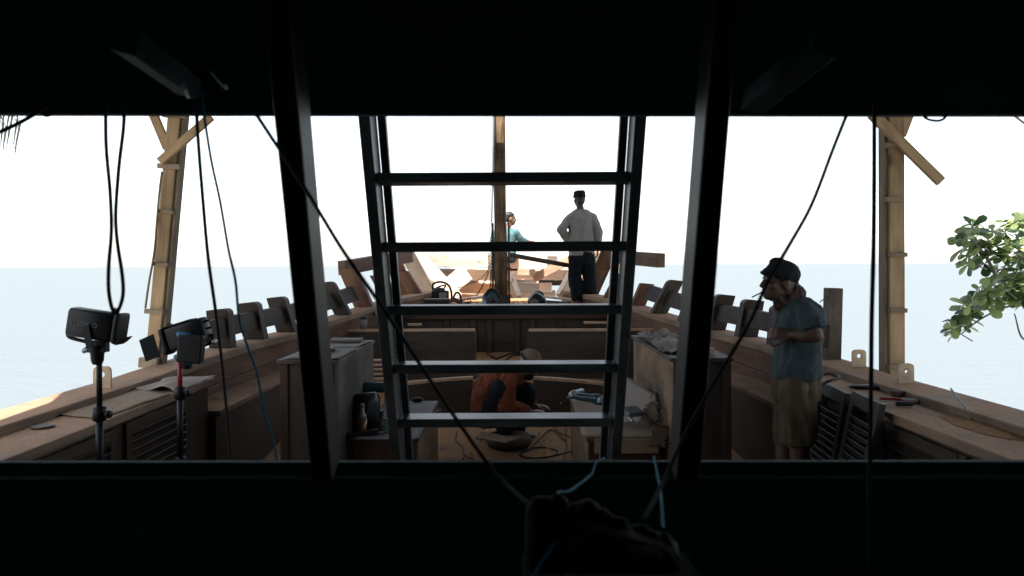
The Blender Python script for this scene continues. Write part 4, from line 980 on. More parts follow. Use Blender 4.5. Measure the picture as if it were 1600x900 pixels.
tag(MB().tube(crv([at(1276, 600, 5.0), at(1284, 587, 5.05), at(1298, 584, 5.05), at(1312, 590, 4.95), at(1300, 594, 4.9), at(1286, 602, 4.9), at(1280, 630, 4.85), at(1279, 655, 4.8), at(1286, 668, 4.75)], 10), .009).build('coiled_cable', M['blackr'], None), 'short black cable looped over the top corner of a leaning shutter', 'cable')
# small tools on the right shelf
ZS = .877
def sh(px, py, Y, z=0): p = at(px, py, Y); return V((p.x, Y, ZS + z))
c = sh(1350, 603, 5.05); MBx = MB().ell(c + V((0, 0, .012)), .10, .05, .014).cap(c + V((.06, -.04, .012)), c + V((.14, -.12, .012)), .008, .008); tag(MBx.build('dark_rag', M['black'], None), 'flat dark rag on the sandy shelf above the shutters', 'rag')
c = sh(1404, 612, 4.7); MBx = MB().box(c + V((.0, 0, .022)), (.07, .05, .04)); tag(MBx.build('dark_block', M['panel'], None, bevel=.004), 'small dark wooden block on the shelf against the cap rail', 'block')
c = sh(1408, 625, 4.55); br_ = empty('paint_brush', c, 'flat brush with pale bristles lying on the sandy shelf', 'brush')
MB().beam(c + V((-.10, .05, .015)), c + V((0, 0, .015)), .025, .016).build('handle', M['red'], br_, bevel=.004)
MB().beam(c + V((0, 0, .015)), c + V((.08, -.03, .012)), .055, .016).build('bristles', M['white'], br_, bevel=.004)
c = sh(1402, 637, 4.42); kn = empty('chisel', c, 'dark chisel lying at the inner edge of the sandy shelf', 'chisel')
MB().cap(c + V((-.0, .0, .014)), c + V((.075, -.01, .014)), .013, .012).build('handle', M['black'], kn)
MB().beam(c + V((-.1, .03, .01)), c + V((0, .0, .012)), .018, .006).build('blade', M['steel'], kn)
c = sh(1522, 640, 4.0); MBx = MB().tube(crv([c + V((-.03, 0, .004)), c + V((.0, .02, .01)), c + V((.02, .06, .02)), c + V((.01, .13, .07)), c + V((-.02, .15, .12)), c + V((-.03, .16, .14))]), .005); tag(MBx.build('twisted_wire', M['pale'], None), 'bent pale wire standing up from the shelf across the cap rail', 'wire')
# sawdust heap
c = sh(1535, 664, 3.85); MBx = MB()
def heap(u, v):
    r = v; a = u * 2 * math.pi; h_ = .012 * (1 - r) ** 1.2 * (1 + .6 * noise.noise(V((math.cos(a) * 2, math.sin(a) * 2, r * 4))))
    q = 1 + .35 * noise.noise(V((math.cos(a) * 1.7, math.sin(a) * 1.7, 1)))
    return c + V((math.cos(a) * .10 * r * q, .30 * r * q * math.sin(a), .001 + h_))
MBx.sheet(heap, 28, 6); tag(MBx.build('sawdust', M['dust'], None), kind='stuff', label='small orange heap of sawdust on the shelf', cat='sawdust')
# left shelf: cardboard, hatch ring, papers
flatsheet('cardboard_sheet', 'card', [(-2.50, 4.3, ZS + .004), (-2.16, 4.15, ZS + .004), (-2.12, 4.95, ZS + .004), (-2.45, 5.2, ZS + .004)], 'flat cardboard sheet lying on the sandy side shelf between the two lamp stands', 'cardboard', .004, None, .006, seed=15, rag=.008)
flatsheet('cardboard_sheet', 'cardg', [(-2.42, 5.1, ZS + .008), (-2.1, 5.0, ZS + .008), (-2.1, 5.6, ZS + .008), (-2.36, 5.65, ZS + .008)], 'smaller crumpled cardboard at the far end of the sandy side shelf', 'cardboard', .004, None, .03, seed=17, rag=.012)
c = V((at(66, 648, 3.95).x, 3.95, ZS + .002)); MBx = MB().lathe(c, (0, 0, 1), [(0, .055), (.006, .055), (.007, .04)], 24); tag(MBx.build('deck_plate', M['panel'], None), 'small round dark plate on the near end of the side shelf', 'plate')

# ------------------------------------------------------------------ video lamps on stands
def stand(x, Y, ztop, label, red=False):
    b0 = V((x, Y, 0)); o = empty('light_stand', b0, label, 'light stand', 'black lamp stands on the deck')
    MB().tube([b0 + V((0, 0, .25)), b0 + V((0, 0, .62))], .021, 14).build('lower_tube', M['black'], o)
    MB().tube([b0 + V((0, 0, .6)), b0 + V((0, 0, 1.0))], .0165, 14).build('middle_tube', M['black'], o)
    MB().tube([b0 + V((0, 0, .98)), b0 + V((0, 0, ztop))], .013, 14).build('upper_tube', M['red'] if red else M['black'], o)
    for z in (.61, .99):
        MB().lathe(b0 + V((0, 0, z)), (0, 0, 1), [(-.035, .022), (-.03, .03), (.03, .03), (.035, .02)], 14).build('collar', M['black'], o)
        MB().lathe(b0 + V((.025, -.01, z)), (1, -.3, 0), [(0, .008), (.02, .008), (.022, .018), (.035, .018)], 12).build('knob', M['black'], o)
    for k in range(3):
        a = k * 2 * math.pi / 3 + .5; e = b0 + V((math.cos(a) * .42, math.sin(a) * .42, .012))
        lg = MB().tube([b0 + V((math.cos(a) * .03, math.sin(a) * .03, .5)), e], .011, 8).build('leg', M['black'], o)
        MB().ell(e, .016, .016, .012).build('rubber_foot', M['blackr'], lg)
        MB().tube([b0 + V((0, 0, .27)), b0 + (e - b0) * .5 + V((0, 0, .25))], .007, 6).build('leg_brace', M['black'], o)
    for k in (-1, 1): MB().lathe(b0 + V((k * .02, -.012, .49)), (k, -.2, 0), [(0, .01), (.022, .012), (.03, .018), (.04, .014)], 10).build('knob', M['steel'], o)
    return o
Y1 = 3.7; p = at(155, 560, Y1); zt1 = at(155, 537, Y1).z
stand(p.x, Y1, zt1, 'black lamp stand nearest the window edge, with a plain black upper tube')
def lampA(c, tilt, sx, label, mirror=1, barn=False):
    o = empty('video_lamp', c, label, 'lamp', 'film lamps on the stands')
    Rm = Matrix.Rotation(tilt, 3, 'Y'); q = lambda x, y, z: c + V((0, 0, .10)) + Rm @ V((x * mirror, y, z))
    m = MB()
    m.loft([(q(-.115, 0, 0), Rm @ V((0, .05, 0)), Rm @ V((0, 0, .062))), (q(-.11, 0, 0), Rm @ V((0, .055, 0)), Rm @ V((0, 0, .066))), (q(.085, 0, 0), Rm @ V((0, .055, 0)), Rm @ V((0, 0, .066))), (q(.09, 0, 0), Rm @ V((0, .05, 0)), Rm @ V((0, 0, .062)))], 28, power=.3)
    m.build('lamp_body', M['black'], o)
    MB().loft([(q(x, 0, dz), Rm @ V((0, a, 0)), Rm @ V((0, 0, b))) for x, a, b, dz in ((.091, .046, .056, 0), (.099, .058, .070, 0), (.118, .060, .073, -.002), (.121, .052, .064, -.002))], 28, power=.3).build('front_hood', M['black'], o)
    MB().prism([q(.119, -.058, -.070), q(.119, .058, -.070), q(.142, .062, -.040), q(.142, -.062, -.040)], Rm @ V((0, 0, .004))).build('barn_door', M['black'], o)
    for z in (-.04, 0, .04):
        MB().cap(q(-.118, 0, z), q(-.136, 0, z), .007, .006).build('rear_knob', M['black'], o)
    MB().box(q(.075, 0, .074), (.022, .03, .022), Rm).cap(q(.07, 0, .078), q(.07, 0, .09), .003, .003).cap(q(.08, 0, .078), q(.08, 0, .09), .003, .003).build('accessory_clip', M['black'], o)
    yk = MB(); 
    for s_ in (-1, 1): yk.beam(q(-.02, s_ * .066, .0), c + V((0, s_ * .066, .0)), .006, .03, up=(1, 0, 0))
    yk.box(c + V((0, 0, -.0)), (.04, .14, .008)); yk.build('yoke', M['black'], o)
    MB().lathe(c + V((0, 0, -.035)), (0, 0, 1), [(-.05, .02), (-.03, .028), (.0, .03), (.03, .042), (.034, .03)], 18).box(c + V((.005, 0, .0)), (.085, .05, .055)).build('mount_bracket', M['black'], o, bevel=.004)
    MB().cap(c + V((-.045, 0, -.015)), c + V((-.06, 0, -.02)), .011, .013).build('lock_knob', M['tealp'], o)
    MB().tube(crv([q(-.13, .0, -.045), q(-.12, 0, -.075), q(-.05, 0, -.085), c + V((-.01, 0, .01))]), .009, 8).build('tilt_handle', M['black'], o)
    return o, q, Rm
c1 = at(152, 541, Y1)
o1, q1, R1 = lampA(c1 + V((0, 0, .0)), R(9), 1, 'black cylindrical film lamp with lettering on its side, pointing down to the right', 1)
for o_ in ():
    pass
# faint lettering on the lamp
cu = bpy.data.curves.new('lettering', 'FONT'); cu.body = 'YIDOBLO'; cu.size = .03; cu.extrude = .0006
cu.align_x = 'CENTER'
_t = bpy.data.objects.new('lettering', cu); COL.objects.link(_t); _dg = bpy.context.evaluated_depsgraph_get(); _dg.update()
_me = bpy.data.meshes.new_from_object(_t.evaluated_get(_dg)); bpy.data.objects.remove(_t); _me.materials.clear()
fo = bpy.data.objects.new('lettering', _me); COL.objects.link(fo); fo.parent = o1; WL[fo] = WL[o1]
M['letter'] = plain('grey_lettering', (.09, .10, .10), .5); _me.materials.append(M['letter'])
lp = q1(-.035, -.0565, -.008) - WL[o1]
fo.matrix_local = Matrix.Translation(lp) @ (R1 @ Matrix.Rotation(R(90), 3, 'X')).to_4x4()
Y2 = 4.3; p = at(281, 560, Y2); zt2 = at(281, 555, Y2).z
stand(p.x, Y2, zt2, 'black lamp stand with a red upper tube, beside the louvred locker front', True)
c2 = at(292, 552, Y2)
o2, q2, R2 = lampA(c2, R(-17), 1, 'black film lamp with open barn doors on the stand with the red tube', -1)
MB().prism([q2(.145, -.06, -.07), q2(.145, -.06, .055), q2(.22, -.075, .045), q2(.22, -.075, -.075)], V((0, .004, 0))).build('barn_door', M['black'], o2)
MB().prism([q2(-.06, -.05, .07), q2(-.06, .05, .07), q2(.10, .05, .07), q2(.10, -.05, .07)], V((0, 0, .004))).build('barn_door', M['black'], o2)
MB().box(c2 + V((.06, -.09, .035)), (.13, .06, .15), Matrix.Rotation(.1, 3, 'Y')).build('battery_pack', M['black'], o2, bevel=.008)
MB().cap(c2 + V((.005, -.1, .11)), c2 + V((.05, -.1, .10)), .018, .02).build('lock_lever', M['bluep'], o2)
MB().cap(c2 + V((.01, -.08, -.02)), c2 + V((.05, -.08, -.04)), .02, .016).build('adjust_knob', M['bluep'], o2)
MB().lathe(c2 + V((.168, -.08, .07)), (1, -.4, 0), [(0, .008), (.012, .016), (.02, .016), (.022, .006)], 12).build('cable_plug', M['steel'], o2)

# ------------------------------------------------------------------ hanging cables and ropes
def rope(name, pts, r, mat, label, cat='rope', parent=None, n=10):
    return tag(MB().tube(crv(pp(pts), n), r, 8).build(name, M[mat], None), label, cat)
rope('hanging_rope', [(165, 165, 1.9), (166, 230, 1.9), (172, 300, 1.9), (174, 360, 1.9), (170, 415, 1.9), (170, 455, 1.9), (176, 484, 1.9), (184, 486, 1.9), (192, 462, 1.9), (191, 430, 1.9), (183, 375, 1.9), (181, 330, 1.9), (186, 260, 1.9), (193, 200, 1.9), (194, 165, 1.9)], .0045, 'rope', 'dark rope hanging in a long narrow loop from the window header')
rope('hanging_cable', [(307, 165, 1.98), (309, 210, 2.0), (316, 300, 2.05), (325, 400, 2.1), (336, 480, 2.2), (346, 560, 2.3), (354, 640, 2.4), (361, 715, 2.5), (362, 760, 2.5)], .0045, 'rope', 'thin dark cable hanging just beside the lamp with barn doors', 'cable')
rope('hanging_string', [(314, 138, 1.86), (319, 180, 1.86), (330, 250, 1.9), (344, 315, 1.9), (357, 390, 2.0), (368, 440, 2.0), (374, 500, 2.1), (388, 545, 2.1), (402, 585, 2.2), (412, 640, 2.3), (425, 680, 2.35), (432, 715, 2.4), (434, 750, 2.4)], .0032, 'blue', 'thin pale blue string hanging from the header box down to the deck', 'string')
rope('mooring_rope', [(396, 172, 1.50), (425, 216, 1.50), (480, 300, 1.48), (535, 390, 1.47), (600, 484, 1.46), (660, 575, 1.46), (720, 665, 1.46), (775, 740, 1.46), (828, 790, 1.38)], .0038, 'rope', 'taut dark rope slanting down across the ladder to the tied bundle')
rope('mooring_rope', [(1326, 172, 1.50), (1302, 232, 1.5), (1268, 320, 1.5), (1232, 385, 1.5), (1200, 440, 1.5), (1168, 510, 1.5), (1120, 590, 1.5), (1070, 680, 1.48), (1040, 745, 1.46), (1005, 815, 1.36)], .0038, 'rope', 'taut dark rope slanting past the face of the man in the blue shirt')
rope('hanging_cable', [(1366, 165, 1.8), (1366, 250, 1.8), (1365, 380, 1.8), (1362, 500, 1.8), (1361, 600, 1.8), (1359, 720, 1.8), (1358, 800, 1.8), (1358, 900, 1.8)], .0052, 'rope', 'straight black cable hanging beside the upright scaffold post', 'cable')
rope('hanging_cable', [(-40, 224, 1.9), (0, 206, 1.9), (30, 192, 1.9), (58, 176, 1.9), (75, 165, 1.92)], .005, 'rope', 'short dark cable crossing the upper corner by the palm frond', 'cable')
rope('hanging_cable', [(1440, 172, 1.95), (1446, 184, 1.95), (1460, 188.5, 1.95), (1474, 186, 1.95), (1484, 172, 1.95)], .0035, 'rope', 'small drooping loop of cable under the header near the leafy branch', 'cable')
rope('hanging_cable', [(55, 170, 1.95), (66, 178, 1.95), (76, 180, 1.95), (90, 172, 1.95)], .0045, 'rope', 'tiny drooping cable loop under the header near the palm frond', 'cable')
rope('blue_string', [(944, 716, 2.05), (932, 722, 1.9), (925, 740, 1.8), (905, 757, 1.6), (888, 768, 1.45), (874, 769, 1.38), (870, 778, 1.32)], .0030, 'blue', 'kinked blue string running from the ladder foot to the tied bundle', 'string')
rope('blue_string', [(1022, 714, 2.0), (1027, 740, 1.8), (1032, 768, 1.6), (1034, 790, 1.45), (1035, 812, 1.36), (1037, 826, 1.3)], .0030, 'blue', 'bright blue string dropping from the sill to the end of the tied bundle', 'string')
rope('blue_string', [(871, 842, 1.24), (860, 862, 1.2), (846, 880, 1.17), (834, 905, 1.14)], .0030, 'blue', 'short blue string hanging below the tied bundle', 'string')
rope('hanging_wire', [(294, 152, 1.6), (290, 140, 1.55), (286, 132, 1.55)], .003, 'pale', 'stub of pale wire at the end of the overhead knee', 'wire')
rope('hanging_wire', [(330, 112, 1.6), (345, 130, 1.6), (354, 138, 1.6), (352, 132, 1.58)], .0025, 'pale', 'pale hooked wire beside the header box', 'wire')
# bundle of canes tied with string, on a trestle under the window
bd = empty('cloth_bundle', at(950, 885, 1.3), 'dark lumpy bundle with a knobbly scalloped top and blue strings under the window', 'bundle')
zt_ = at(950, 885, 1.3).z
m = MB(); rr = random.Random(4)
for (px, py, r_) in ((842, 796, .020), (857, 792, .016), (873, 787, .0155), (897, 800, .014), (919, 800, .020), (941, 812, .017), (956, 820, .013), (970, 822, .0135), (987, 832, .012), (1004, 834, .0145), (1020, 842, .012), (1036, 844, .0145), (1047, 858, .014)):
    a = at(px, py, 1.27 + rr.uniform(-.012, .012)); b_ = at(px + rr.uniform(-4, 8), 876, 1.25); m.cap(b_, a, .020, r_, 14)
m.loft([(at(845, 850, 1.26), V((0, .03, 0)), V((0, 0, .030))), (at(900, 846, 1.25), V((0, .05, 0)), V((0, 0, .036))), (at(980, 857, 1.25), V((0, .05, 0)), V((0, 0, .028))), (at(1050, 868, 1.26), V((0, .03, 0)), V((0, 0, .016)))], 20)
m.body('sacking', M['sack'], bd, .004, 2, .002, 40)
MB().tube(crv(pp([(838, 812, 1.27), (880, 822, 1.225), (940, 834, 1.215), (1000, 848, 1.225), (1052, 856, 1.27)])), .004).build('tie_string', M['sack'], bd)
mb = MB(); p = at(950, 905, 1.3); mb.bb(p.x - .14, p.x + .14, 1.14, 1.36, zt_ - .03, zt_)
for sx in (-.11, .11):
    for yy in (1.17, 1.33): mb.bb(p.x + sx - .02, p.x + sx + .02, yy - .02, yy + .02, -.4, zt_ - .031)
tag(mb.build('small_table', M['matt'], None), 'small dark table in the cabin holding the tied bundle', 'table')

# ------------------------------------------------------------------ vegetation
def leafcluster(mb, c, d, rr, n, size):
    d = V(d).normalized()
    for k in range(n):
        a = 2 * math.pi * k / n + rr.uniform(-.4, .4)
        o = d.orthogonal().normalized(); o = Matrix.Rotation(a, 3, d) @ o
        t = (o * rr.uniform(.7, 1) + d * rr.uniform(-.1, .7) + V((0, 0, rr.uniform(-.35, .1)))).normalized()
        nn = (d * .8 + V((rr.uniform(-.5, .5), rr.uniform(-.5, .5), rr.uniform(0, .7))) - t * d.dot(t)).normalized(); sd = t.cross(nn).normalized(); nn = sd.cross(t)
        L = size * rr.uniform(.7, 1.15); W_ = L * .27; sp = []; g = V((rr.uniform(0, 30), 0, 0))
        for u, w_ in ((0, .08), (.25, .35), (.5, .75), (.72, 1), (.9, .8), (1, .25)):
            m_ = c + t * L * u + nn * (-.22 * L * u * u); sp.append((m_ - sd * W_ * w_ + nn * .03 * L * w_, m_, m_ + sd * W_ * w_ + nn * .03 * L * w_))
        vs = [q for r_ in sp for q in r_]
        fs = []
        for i in range(5):
            b0 = i * 3; fs += [(b0, b0 + 1, b0 + 4, b0 + 3), (b0 + 1, b0 + 2, b0 + 5, b0 + 4)]
        mb.add(vs, fs, [g] * len(vs), 0, True)
tr_ = empty('leafy_tree', (8.6, 8.6, -2.2), 'broad leaved tree on the shore whose leafy branch reaches in from the side', 'tree')
limb = MB(); limb.tube(crv([(8.6, 8.6, -2.3), (8.5, 8.5, -.5), (8.2, 8.4, 1.2), (8.3, 8.5, 3.0), (8.9, 8.8, 4.4)]), .20, 12, r2=.09); limb.build('trunk', M['bark'], tr_)
rr = random.Random(11); lv = MB(); tw = MB()
main = [[(8.25, 8.4, 1.3), at(1680, 420, 8.2), at(1600, 432, 8.0), at(1560, 440, 7.9), at(1530, 442, 7.85)],
        [at(1680, 420, 8.2), at(1640, 520, 8.0), at(1600, 570 - 40, 7.9), at(1585, 490, 7.9)],
        [at(1660, 470, 8.1), at(1612, 440, 8.0), at(1600, 430, 8.0)],
        [(8.25, 8.4, 1.25), at(1690, 400, 8.1), at(1625, 425, 8.0), at(1592, 470, 7.95), at(1560, 484, 7.9), at(1530, 500, 7.8), at(1503, 521, 7.75)],
        [at(1690, 390, 8.0), at(1640, 370, 7.9), at(1610, 352, 7.9), at(1590, 345, 7.85)],
        [at(1560, 440, 7.9), at(1540, 400, 7.9), at(1515, 372, 7.85), at(1505, 368, 7.85)]]
for ln in main: tw.tube(crv(ln, 8), .018, 6, r2=.006)
spots = [(1500, 366), (1510, 374), (1520, 358), (1528, 352), (1535, 366), (1545, 378), (1520, 392), (1505, 385), (1512, 398), (1530, 396), (1543, 394), (1555, 370), (1560, 388), (1572, 364), (1585, 352), (1596, 345), (1590, 372), (1600, 360), (1574, 382), (1590, 392), (1604, 384), (1570, 402), (1558, 398), (1612, 350), (1620, 376),
         (1592, 410), (1598, 425), (1584, 428), (1575, 436), (1590, 446), (1565, 445), (1600, 455), (1556, 458), (1545, 462), (1530, 466), (1520, 470), (1538, 478), (1510, 474), (1525, 484), (1508, 492), (1498, 500), (1512, 500), (1500, 510), (1490, 515), (1493, 524), (1548, 474), (1562, 470), (1575, 460), (1588, 470), (1598, 462), (1604, 440), (1610, 425), (1616, 400), (1578, 420), (1612, 470), (1540, 412), (1515, 408), (1580, 350), (1606, 368), (1586, 384), (1598, 396), (1608, 412), (1572, 416), (1560, 422), (1594, 436), (1584, 458), (1570, 452), (1610, 448), (1560, 464), (1548, 452), (1536, 456), (1518, 482), (1550, 486), (1530, 372), (1548, 362)]
for px, py in spots:
    Y = 7.85 + rr.uniform(-.25, .3); c = at(px + rr.uniform(-4, 4), py + rr.uniform(-4, 4), Y)
    leafcluster(lv, c, (rr.uniform(-.8, .2), rr.uniform(-.6, .3), rr.uniform(.2, 1)), rr, rr.randint(5, 9), .155)
    if rr.random() < .6: tw.tube([c, c + V((rr.uniform(.05, .2), rr.uniform(-.05, .1), rr.uniform(-.12, .05)))], .005, 5, r2=.007)
for _ in range(420):      # rest of the crown, outside the picture
    a, b_ = rr.uniform(0, 6.28), rr.uniform(-.6, 1.0); rad = rr.uniform(.5, 1) * 2.0
    c = V((9.0 + math.cos(a) * rad * 1.0, 8.8 + math.sin(a) * rad, 4.0 + b_ * 1.5))
    if c.x / c.y < .70 and abs(c.z - CZ) / c.y < .42: continue
    leafcluster(lv, c, (rr.uniform(-1, 1), rr.uniform(-1, 1), .8), rr, 6, .15)
tw.build('branch', M['bark'], tr_); lv.build('crown', M['leaf'], tr_, recalc=False)
# bare twig in the upper corner belongs to the same tree
MB().tube(crv(pp([(1570, 165, 7.6), (1585, 180, 7.6), (1600, 192, 7.7), (1640, 220, 7.9), (1700, 260, 8.2)])), .012, 6).build('branch', M['bark'], tr_)
# palm
pm = empty('palm_tree', (-8.3, 9.2, -2.2), 'palm tree on the shore with a dry frond drooping into the upper corner', 'palm')
MB().tube(crv([(-8.3, 9.2, -2.3), (-8.2, 9.1, 0), (-7.9, 9.0, 2.5), (-7.6, 8.8, 5.2)]), .17, 12, r2=.12).build('trunk', M['bark'], pm)
cr = V((-7.6, 8.8, 5.2)); fr = MB()
def frond(tip, sag, rr, nl=34, ll=.55):
    mid = (cr + tip) / 2 + V((0, 0, sag)); sp = crv([cr, mid, tip], 16); fr.tube(sp, .018, 6, r2=.005)
    for i in range(3, len(sp)):
        d = (sp[i] - sp[i - 1]).normalized(); sd = d.cross(V((0, 0, 1))).normalized()
        for s_ in (-1, 1):
            for q in range(2):
                t = (sd * s_ * .55 + d * .5 + V((0, 0, -.9 + rr.uniform(-.3, .3)))).normalized(); b0 = sp[i] + d * q * .06; L = ll * rr.uniform(.6, 1.1); wv = d * .022
                fr.add([b0 - wv, b0 + wv, b0 + t * L * .6 + wv * .8 + V((0, 0, -.02)), b0 + t * L + V((0, 0, -.1)), b0 + t * L * .6 - wv * .8 + V((0, 0, -.02))], [(0, 1, 2, 4), (4, 2, 3)])
rr = random.Random(5)
frond(at(28, 182, 8.0), .9, rr, ll=.42)
frond(at(6, 190, 8.1), .8, rr, ll=.40)
for a in (1.4, 2.0, 2.6, 3.2, 3.8, 4.4, 5.0): frond(cr + V((math.cos(a) * 2.4, math.sin(a) * 2.4, -.5)), 1.0, rr)
fr.build('crown', M['frond'], pm, recalc=False)

# ------------------------------------------------------------------ people
def basis(fwd, up):
    up = V(up).normalized(); fwd = V(fwd); fwd = (fwd - up * fwd.dot(up)).normalized(); sd = fwd.cross(up).normalized()   # sd = person's right
    return sd, fwd, up, Matrix((sd, fwd, up)).transposed()
def head(mb, c, fwd, up, k=1.0):
    sd, f, u, Mx = basis(fwd, up); Q = lambda x, y, z: c + (sd * x + f * y + u * z) * k
    mb.ell(Q(0, -.012, .028), .074 * k, .094 * k, .092 * k, Mx, 20)
    mb.ell(Q(0, .022, -.035), .060 * k, .070 * k, .078 * k, Mx, 18)
    mb.ell(Q(0, .062, -.082), .030 * k, .026 * k, .024 * k, Mx, 12)                      # chin
    mb.ell(Q(0, .076, .022), .052 * k, .018 * k, .016 * k, Mx, 12)                       # brow
    mb.cap(Q(0, .088, .012), Q(0, .108, -.026), .010 * k, .0135 * k, 10)                 # nose
    for s_ in (-1, 1):
        mb.ell(Q(.013 * s_, .097, -.029), .010 * k, .011 * k, .009 * k, Mx, 8)
        mb.ell(Q(.042 * s_, .060, -.022), .024 * k, .024 * k, .020 * k, Mx, 10)           # cheek
        mb.ell(Q(.076 * s_, -.012, -.008), .010 * k, .022 * k, .034 * k, Mx, 10)          # ear
    mb.ell(Q(0, .085, -.053), .024 * k, .013 * k, .007 * k, Mx, 10); mb.ell(Q(0, .083, -.065), .022 * k, .013 * k, .008 * k, Mx, 10)
    return Q, Mx
def eyes(Q, Mx, parent, k=1.0):
    for s_ in (-1, 1):
        MB().ell(Q(.031 * s_, .076, .0), .012 * k, .010 * k, .008 * k, Mx, 10).build('eye', M['black'], parent)
def hand(mb, wrist, d, palm, side, k=1.0, curl=.5):
    """wrist, direction of the hand, palm normal, side of the thumb"""
    wrist, d = V(wrist), V(d).normalized(); pn = V(palm); pn = (pn - d * pn.dot(d)).normalized(); sd = d.cross(pn).normalized() * side
    mb.loft([(wrist, sd * .026 * k, pn * .019 * k), (wrist + d * .03 * k, sd * .034 * k, pn * .016 * k), (wrist + d * .075 * k, sd * .040 * k, pn * .014 * k), (wrist + d * .092 * k, sd * .037 * k, pn * .011 * k)], 16)
    for i, (off, L, r) in enumerate(((.030, .072, .0088), (.010, .080, .0092), (-.011, .074, .0088), (-.031, .058, .0078))):
        p = wrist + d * .084 * k + sd * off * k; dd = (d + sd * off * 1.5).normalized(); a = curl * .5
        for j, fr_ in enumerate((.45, .32, .25)):
            dd2 = (dd * math.cos(a) + pn * math.sin(a)).normalized(); e = p + dd2 * L * fr_ * k
            mb.cap(p, e, r * k * (1 - .08 * j), r * k * (1 - .08 * (j + 1)), 8); p = e; a += curl * .75
    p = wrist + d * .028 * k + sd * .026 * k
    for j, (L, ang) in enumerate(((.042, .75), (.032, .45), (.026, .25))):
        dd = (d * math.cos(ang) + sd * math.sin(ang) + pn * .35 * curl).normalized(); e = p + dd * L * k; mb.cap(p, e, (.0125 - .0012 * j) * k, (.0115 - .0014 * j) * k, 8); p = e
def foot(mb, ankle, fwd, k=1.0, zg=None):
    ankle = V(ankle); f = V(fwd); f.z = 0; f.normalize(); sd = V((f.y, -f.x, 0)); z = (ankle.z - .07 * k) if zg is None else zg
    q = lambda y, zz: V((ankle.x, ankle.y, z)) + f * y * k + V((0, 0, zz * k))
    mb.loft([(q(-.07, .03), sd * .018 * k, V((0, 0, .018 * k))), (q(-.055, .035), sd * .03 * k, V((0, 0, .034 * k))), (q(0, .045), sd * .034 * k, V((0, 0, .044 * k))), (q(.07, .034), sd * .040 * k, V((0, 0, .033 * k))), (q(.13, .022), sd * .046 * k, V((0, 0, .021 * k))), (q(.175, .015), sd * .038 * k, V((0, 0, .014 * k))), (q(.19, .013), sd * .02 * k, V((0, 0, .008 * k)))], 16)
    mb.cap(q(0, .05), ankle, .036 * k, .036 * k)
def limb3(mb, a, b_, c, r, flat_end=False):
    a, b_, c = V(a), V(b_), V(c); mb.cap(a, b_, r[0], r[1]); mb.cap(b_, b_ + (c - b_) * .35, r[1], r[2] * 1.12 if len(r) > 3 else (r[1] + r[2]) / 2); mb.cap(b_ + (c - b_) * .35, c, r[2] * 1.12 if len(r) > 3 else (r[1] + r[2]) / 2, r[2] if len(r) < 4 else r[3], flat1=flat_end)
def person(loc, label): return empty('person', loc, label, 'person')

# --- man in blue tee and khaki shorts, in profile
Y = 4.75
g = at(1240, 835, Y); g.z = 0
pd = person((g.x, Y, 0), 'man in blue tee, khaki shorts and dark cap, smoking beside the leaning shutters')
fw = V((-1, -.12, 0)).normalized(); sdv = V((.12, -1, 0)).normalized()      # sdv = towards the camera (his left)
A = lambda px, py, dy=0: at(px, py, Y + dy)
b = MB()
hc = A(1217, 442); hup = V((.10, 0, 1)); hf = V((-1, -.18, -.30))
Q, Mx = head(b, hc, hf, hup, 1.02)
b.cap(A(1229, 452), A(1240, 476), .058, .066)
hip = A(1243, 596)
tor = [(A(1246, 598), .115, .15), (A(1245, 560), .118, .145), (A(1245, 530), .112, .15), (A(1247, 502), .108, .155), (A(1247, 486), .095, .155), (A(1244, 472), .065, .10)]
b.loft([(c_, fw * a_, sdv * s_) for c_, a_, s_ in tor], 24)
shN, shF = A(1262, 489, -.165), A(1246, 489, .165); elN, elF = A(1274, 524, -.22), A(1258, 528, .22); wrN, wrF = A(1238, 523, -.15), A(1236, 528, .06)
limb3(b, shN, elN, wrN, (.048, .043, .041, .029)); limb3(b, shF, elF, wrF, (.048, .042, .040, .028))
hand(b, wrN, V((-1, .35, .10)), V((0, .9, -.3)), 1, 1.0, .8); hand(b, wrF, V((-1, -.5, .05)), V((.4, -1, -.2)), -1, 1.0, .8)
for dy, hx, kx, ax in ((-.1, 1246, 1250, 1256), (.1, 1240, 1226, 1230)):
    hp = A(hx, 606, dy); kn_ = A(kx, 712, dy * 1.1); an = A(ax, 818, dy * 1.1); an.z = .075
    limb3(b, hp, kn_, an, (.088, .058, .058, .036)); foot(b, an, fw, 1.0, .002)
b.body('body', M['skin'], pd, .0065, 3)
eyes(Q, Mx, pd, 1.02)
# cap: knitted beanie with a small rolled peak
cp = MB(); cp.ell(Q(0, -.018, .052), .086, .108, .084, Mx, 22); cp.loft([(Q(0, -.012, .035), (Mx @ V((.089, 0, 0))), (Mx @ V((0, .108, .012)))), (Q(0, -.012, .062), (Mx @ V((.089, 0, 0))), (Mx @ V((0, .11, .014))))], 24)
cp.ell(Q(0, .084, .050), .056, .030, .013, Mx @ Matrix.Rotation(.2, 3, 'X'), 14); cp.ell(Q(0, .02, .118), .05, .05, .028, Mx)
cp.body('cap', M['cap_'], pd, .007, 2, .004, 22)
MB().ell(Q(0, -.082, -.012), .062, .032, .05, Mx).body('hair', M['hair'], pd, .007, 1, .004, 60)
sc = MB()
for i, (r_, zz, t) in enumerate(((.060, .0, .018), (.067, -.022, .020), (.070, -.042, .017))):
    c0 = A(1230, 462) + V((.012 * i, 0, zz)); ring = [c0 + V((math.cos(a) * r_ * .98, math.sin(a) * r_ * .9, math.cos(a) * .055 + .008 * math.sin(a * 5 + i))) for a in [2 * math.pi * j / 24 for j in range(25)]]
    sc.tube(ring, t, 8)
sc.cap(A(1216, 468, -.03), A(1214, 478, -.02), .03, .02)
sc.body('neck_scarf', M['scarf'], pd, .007, 1, .006, 30)
tsh = MB()
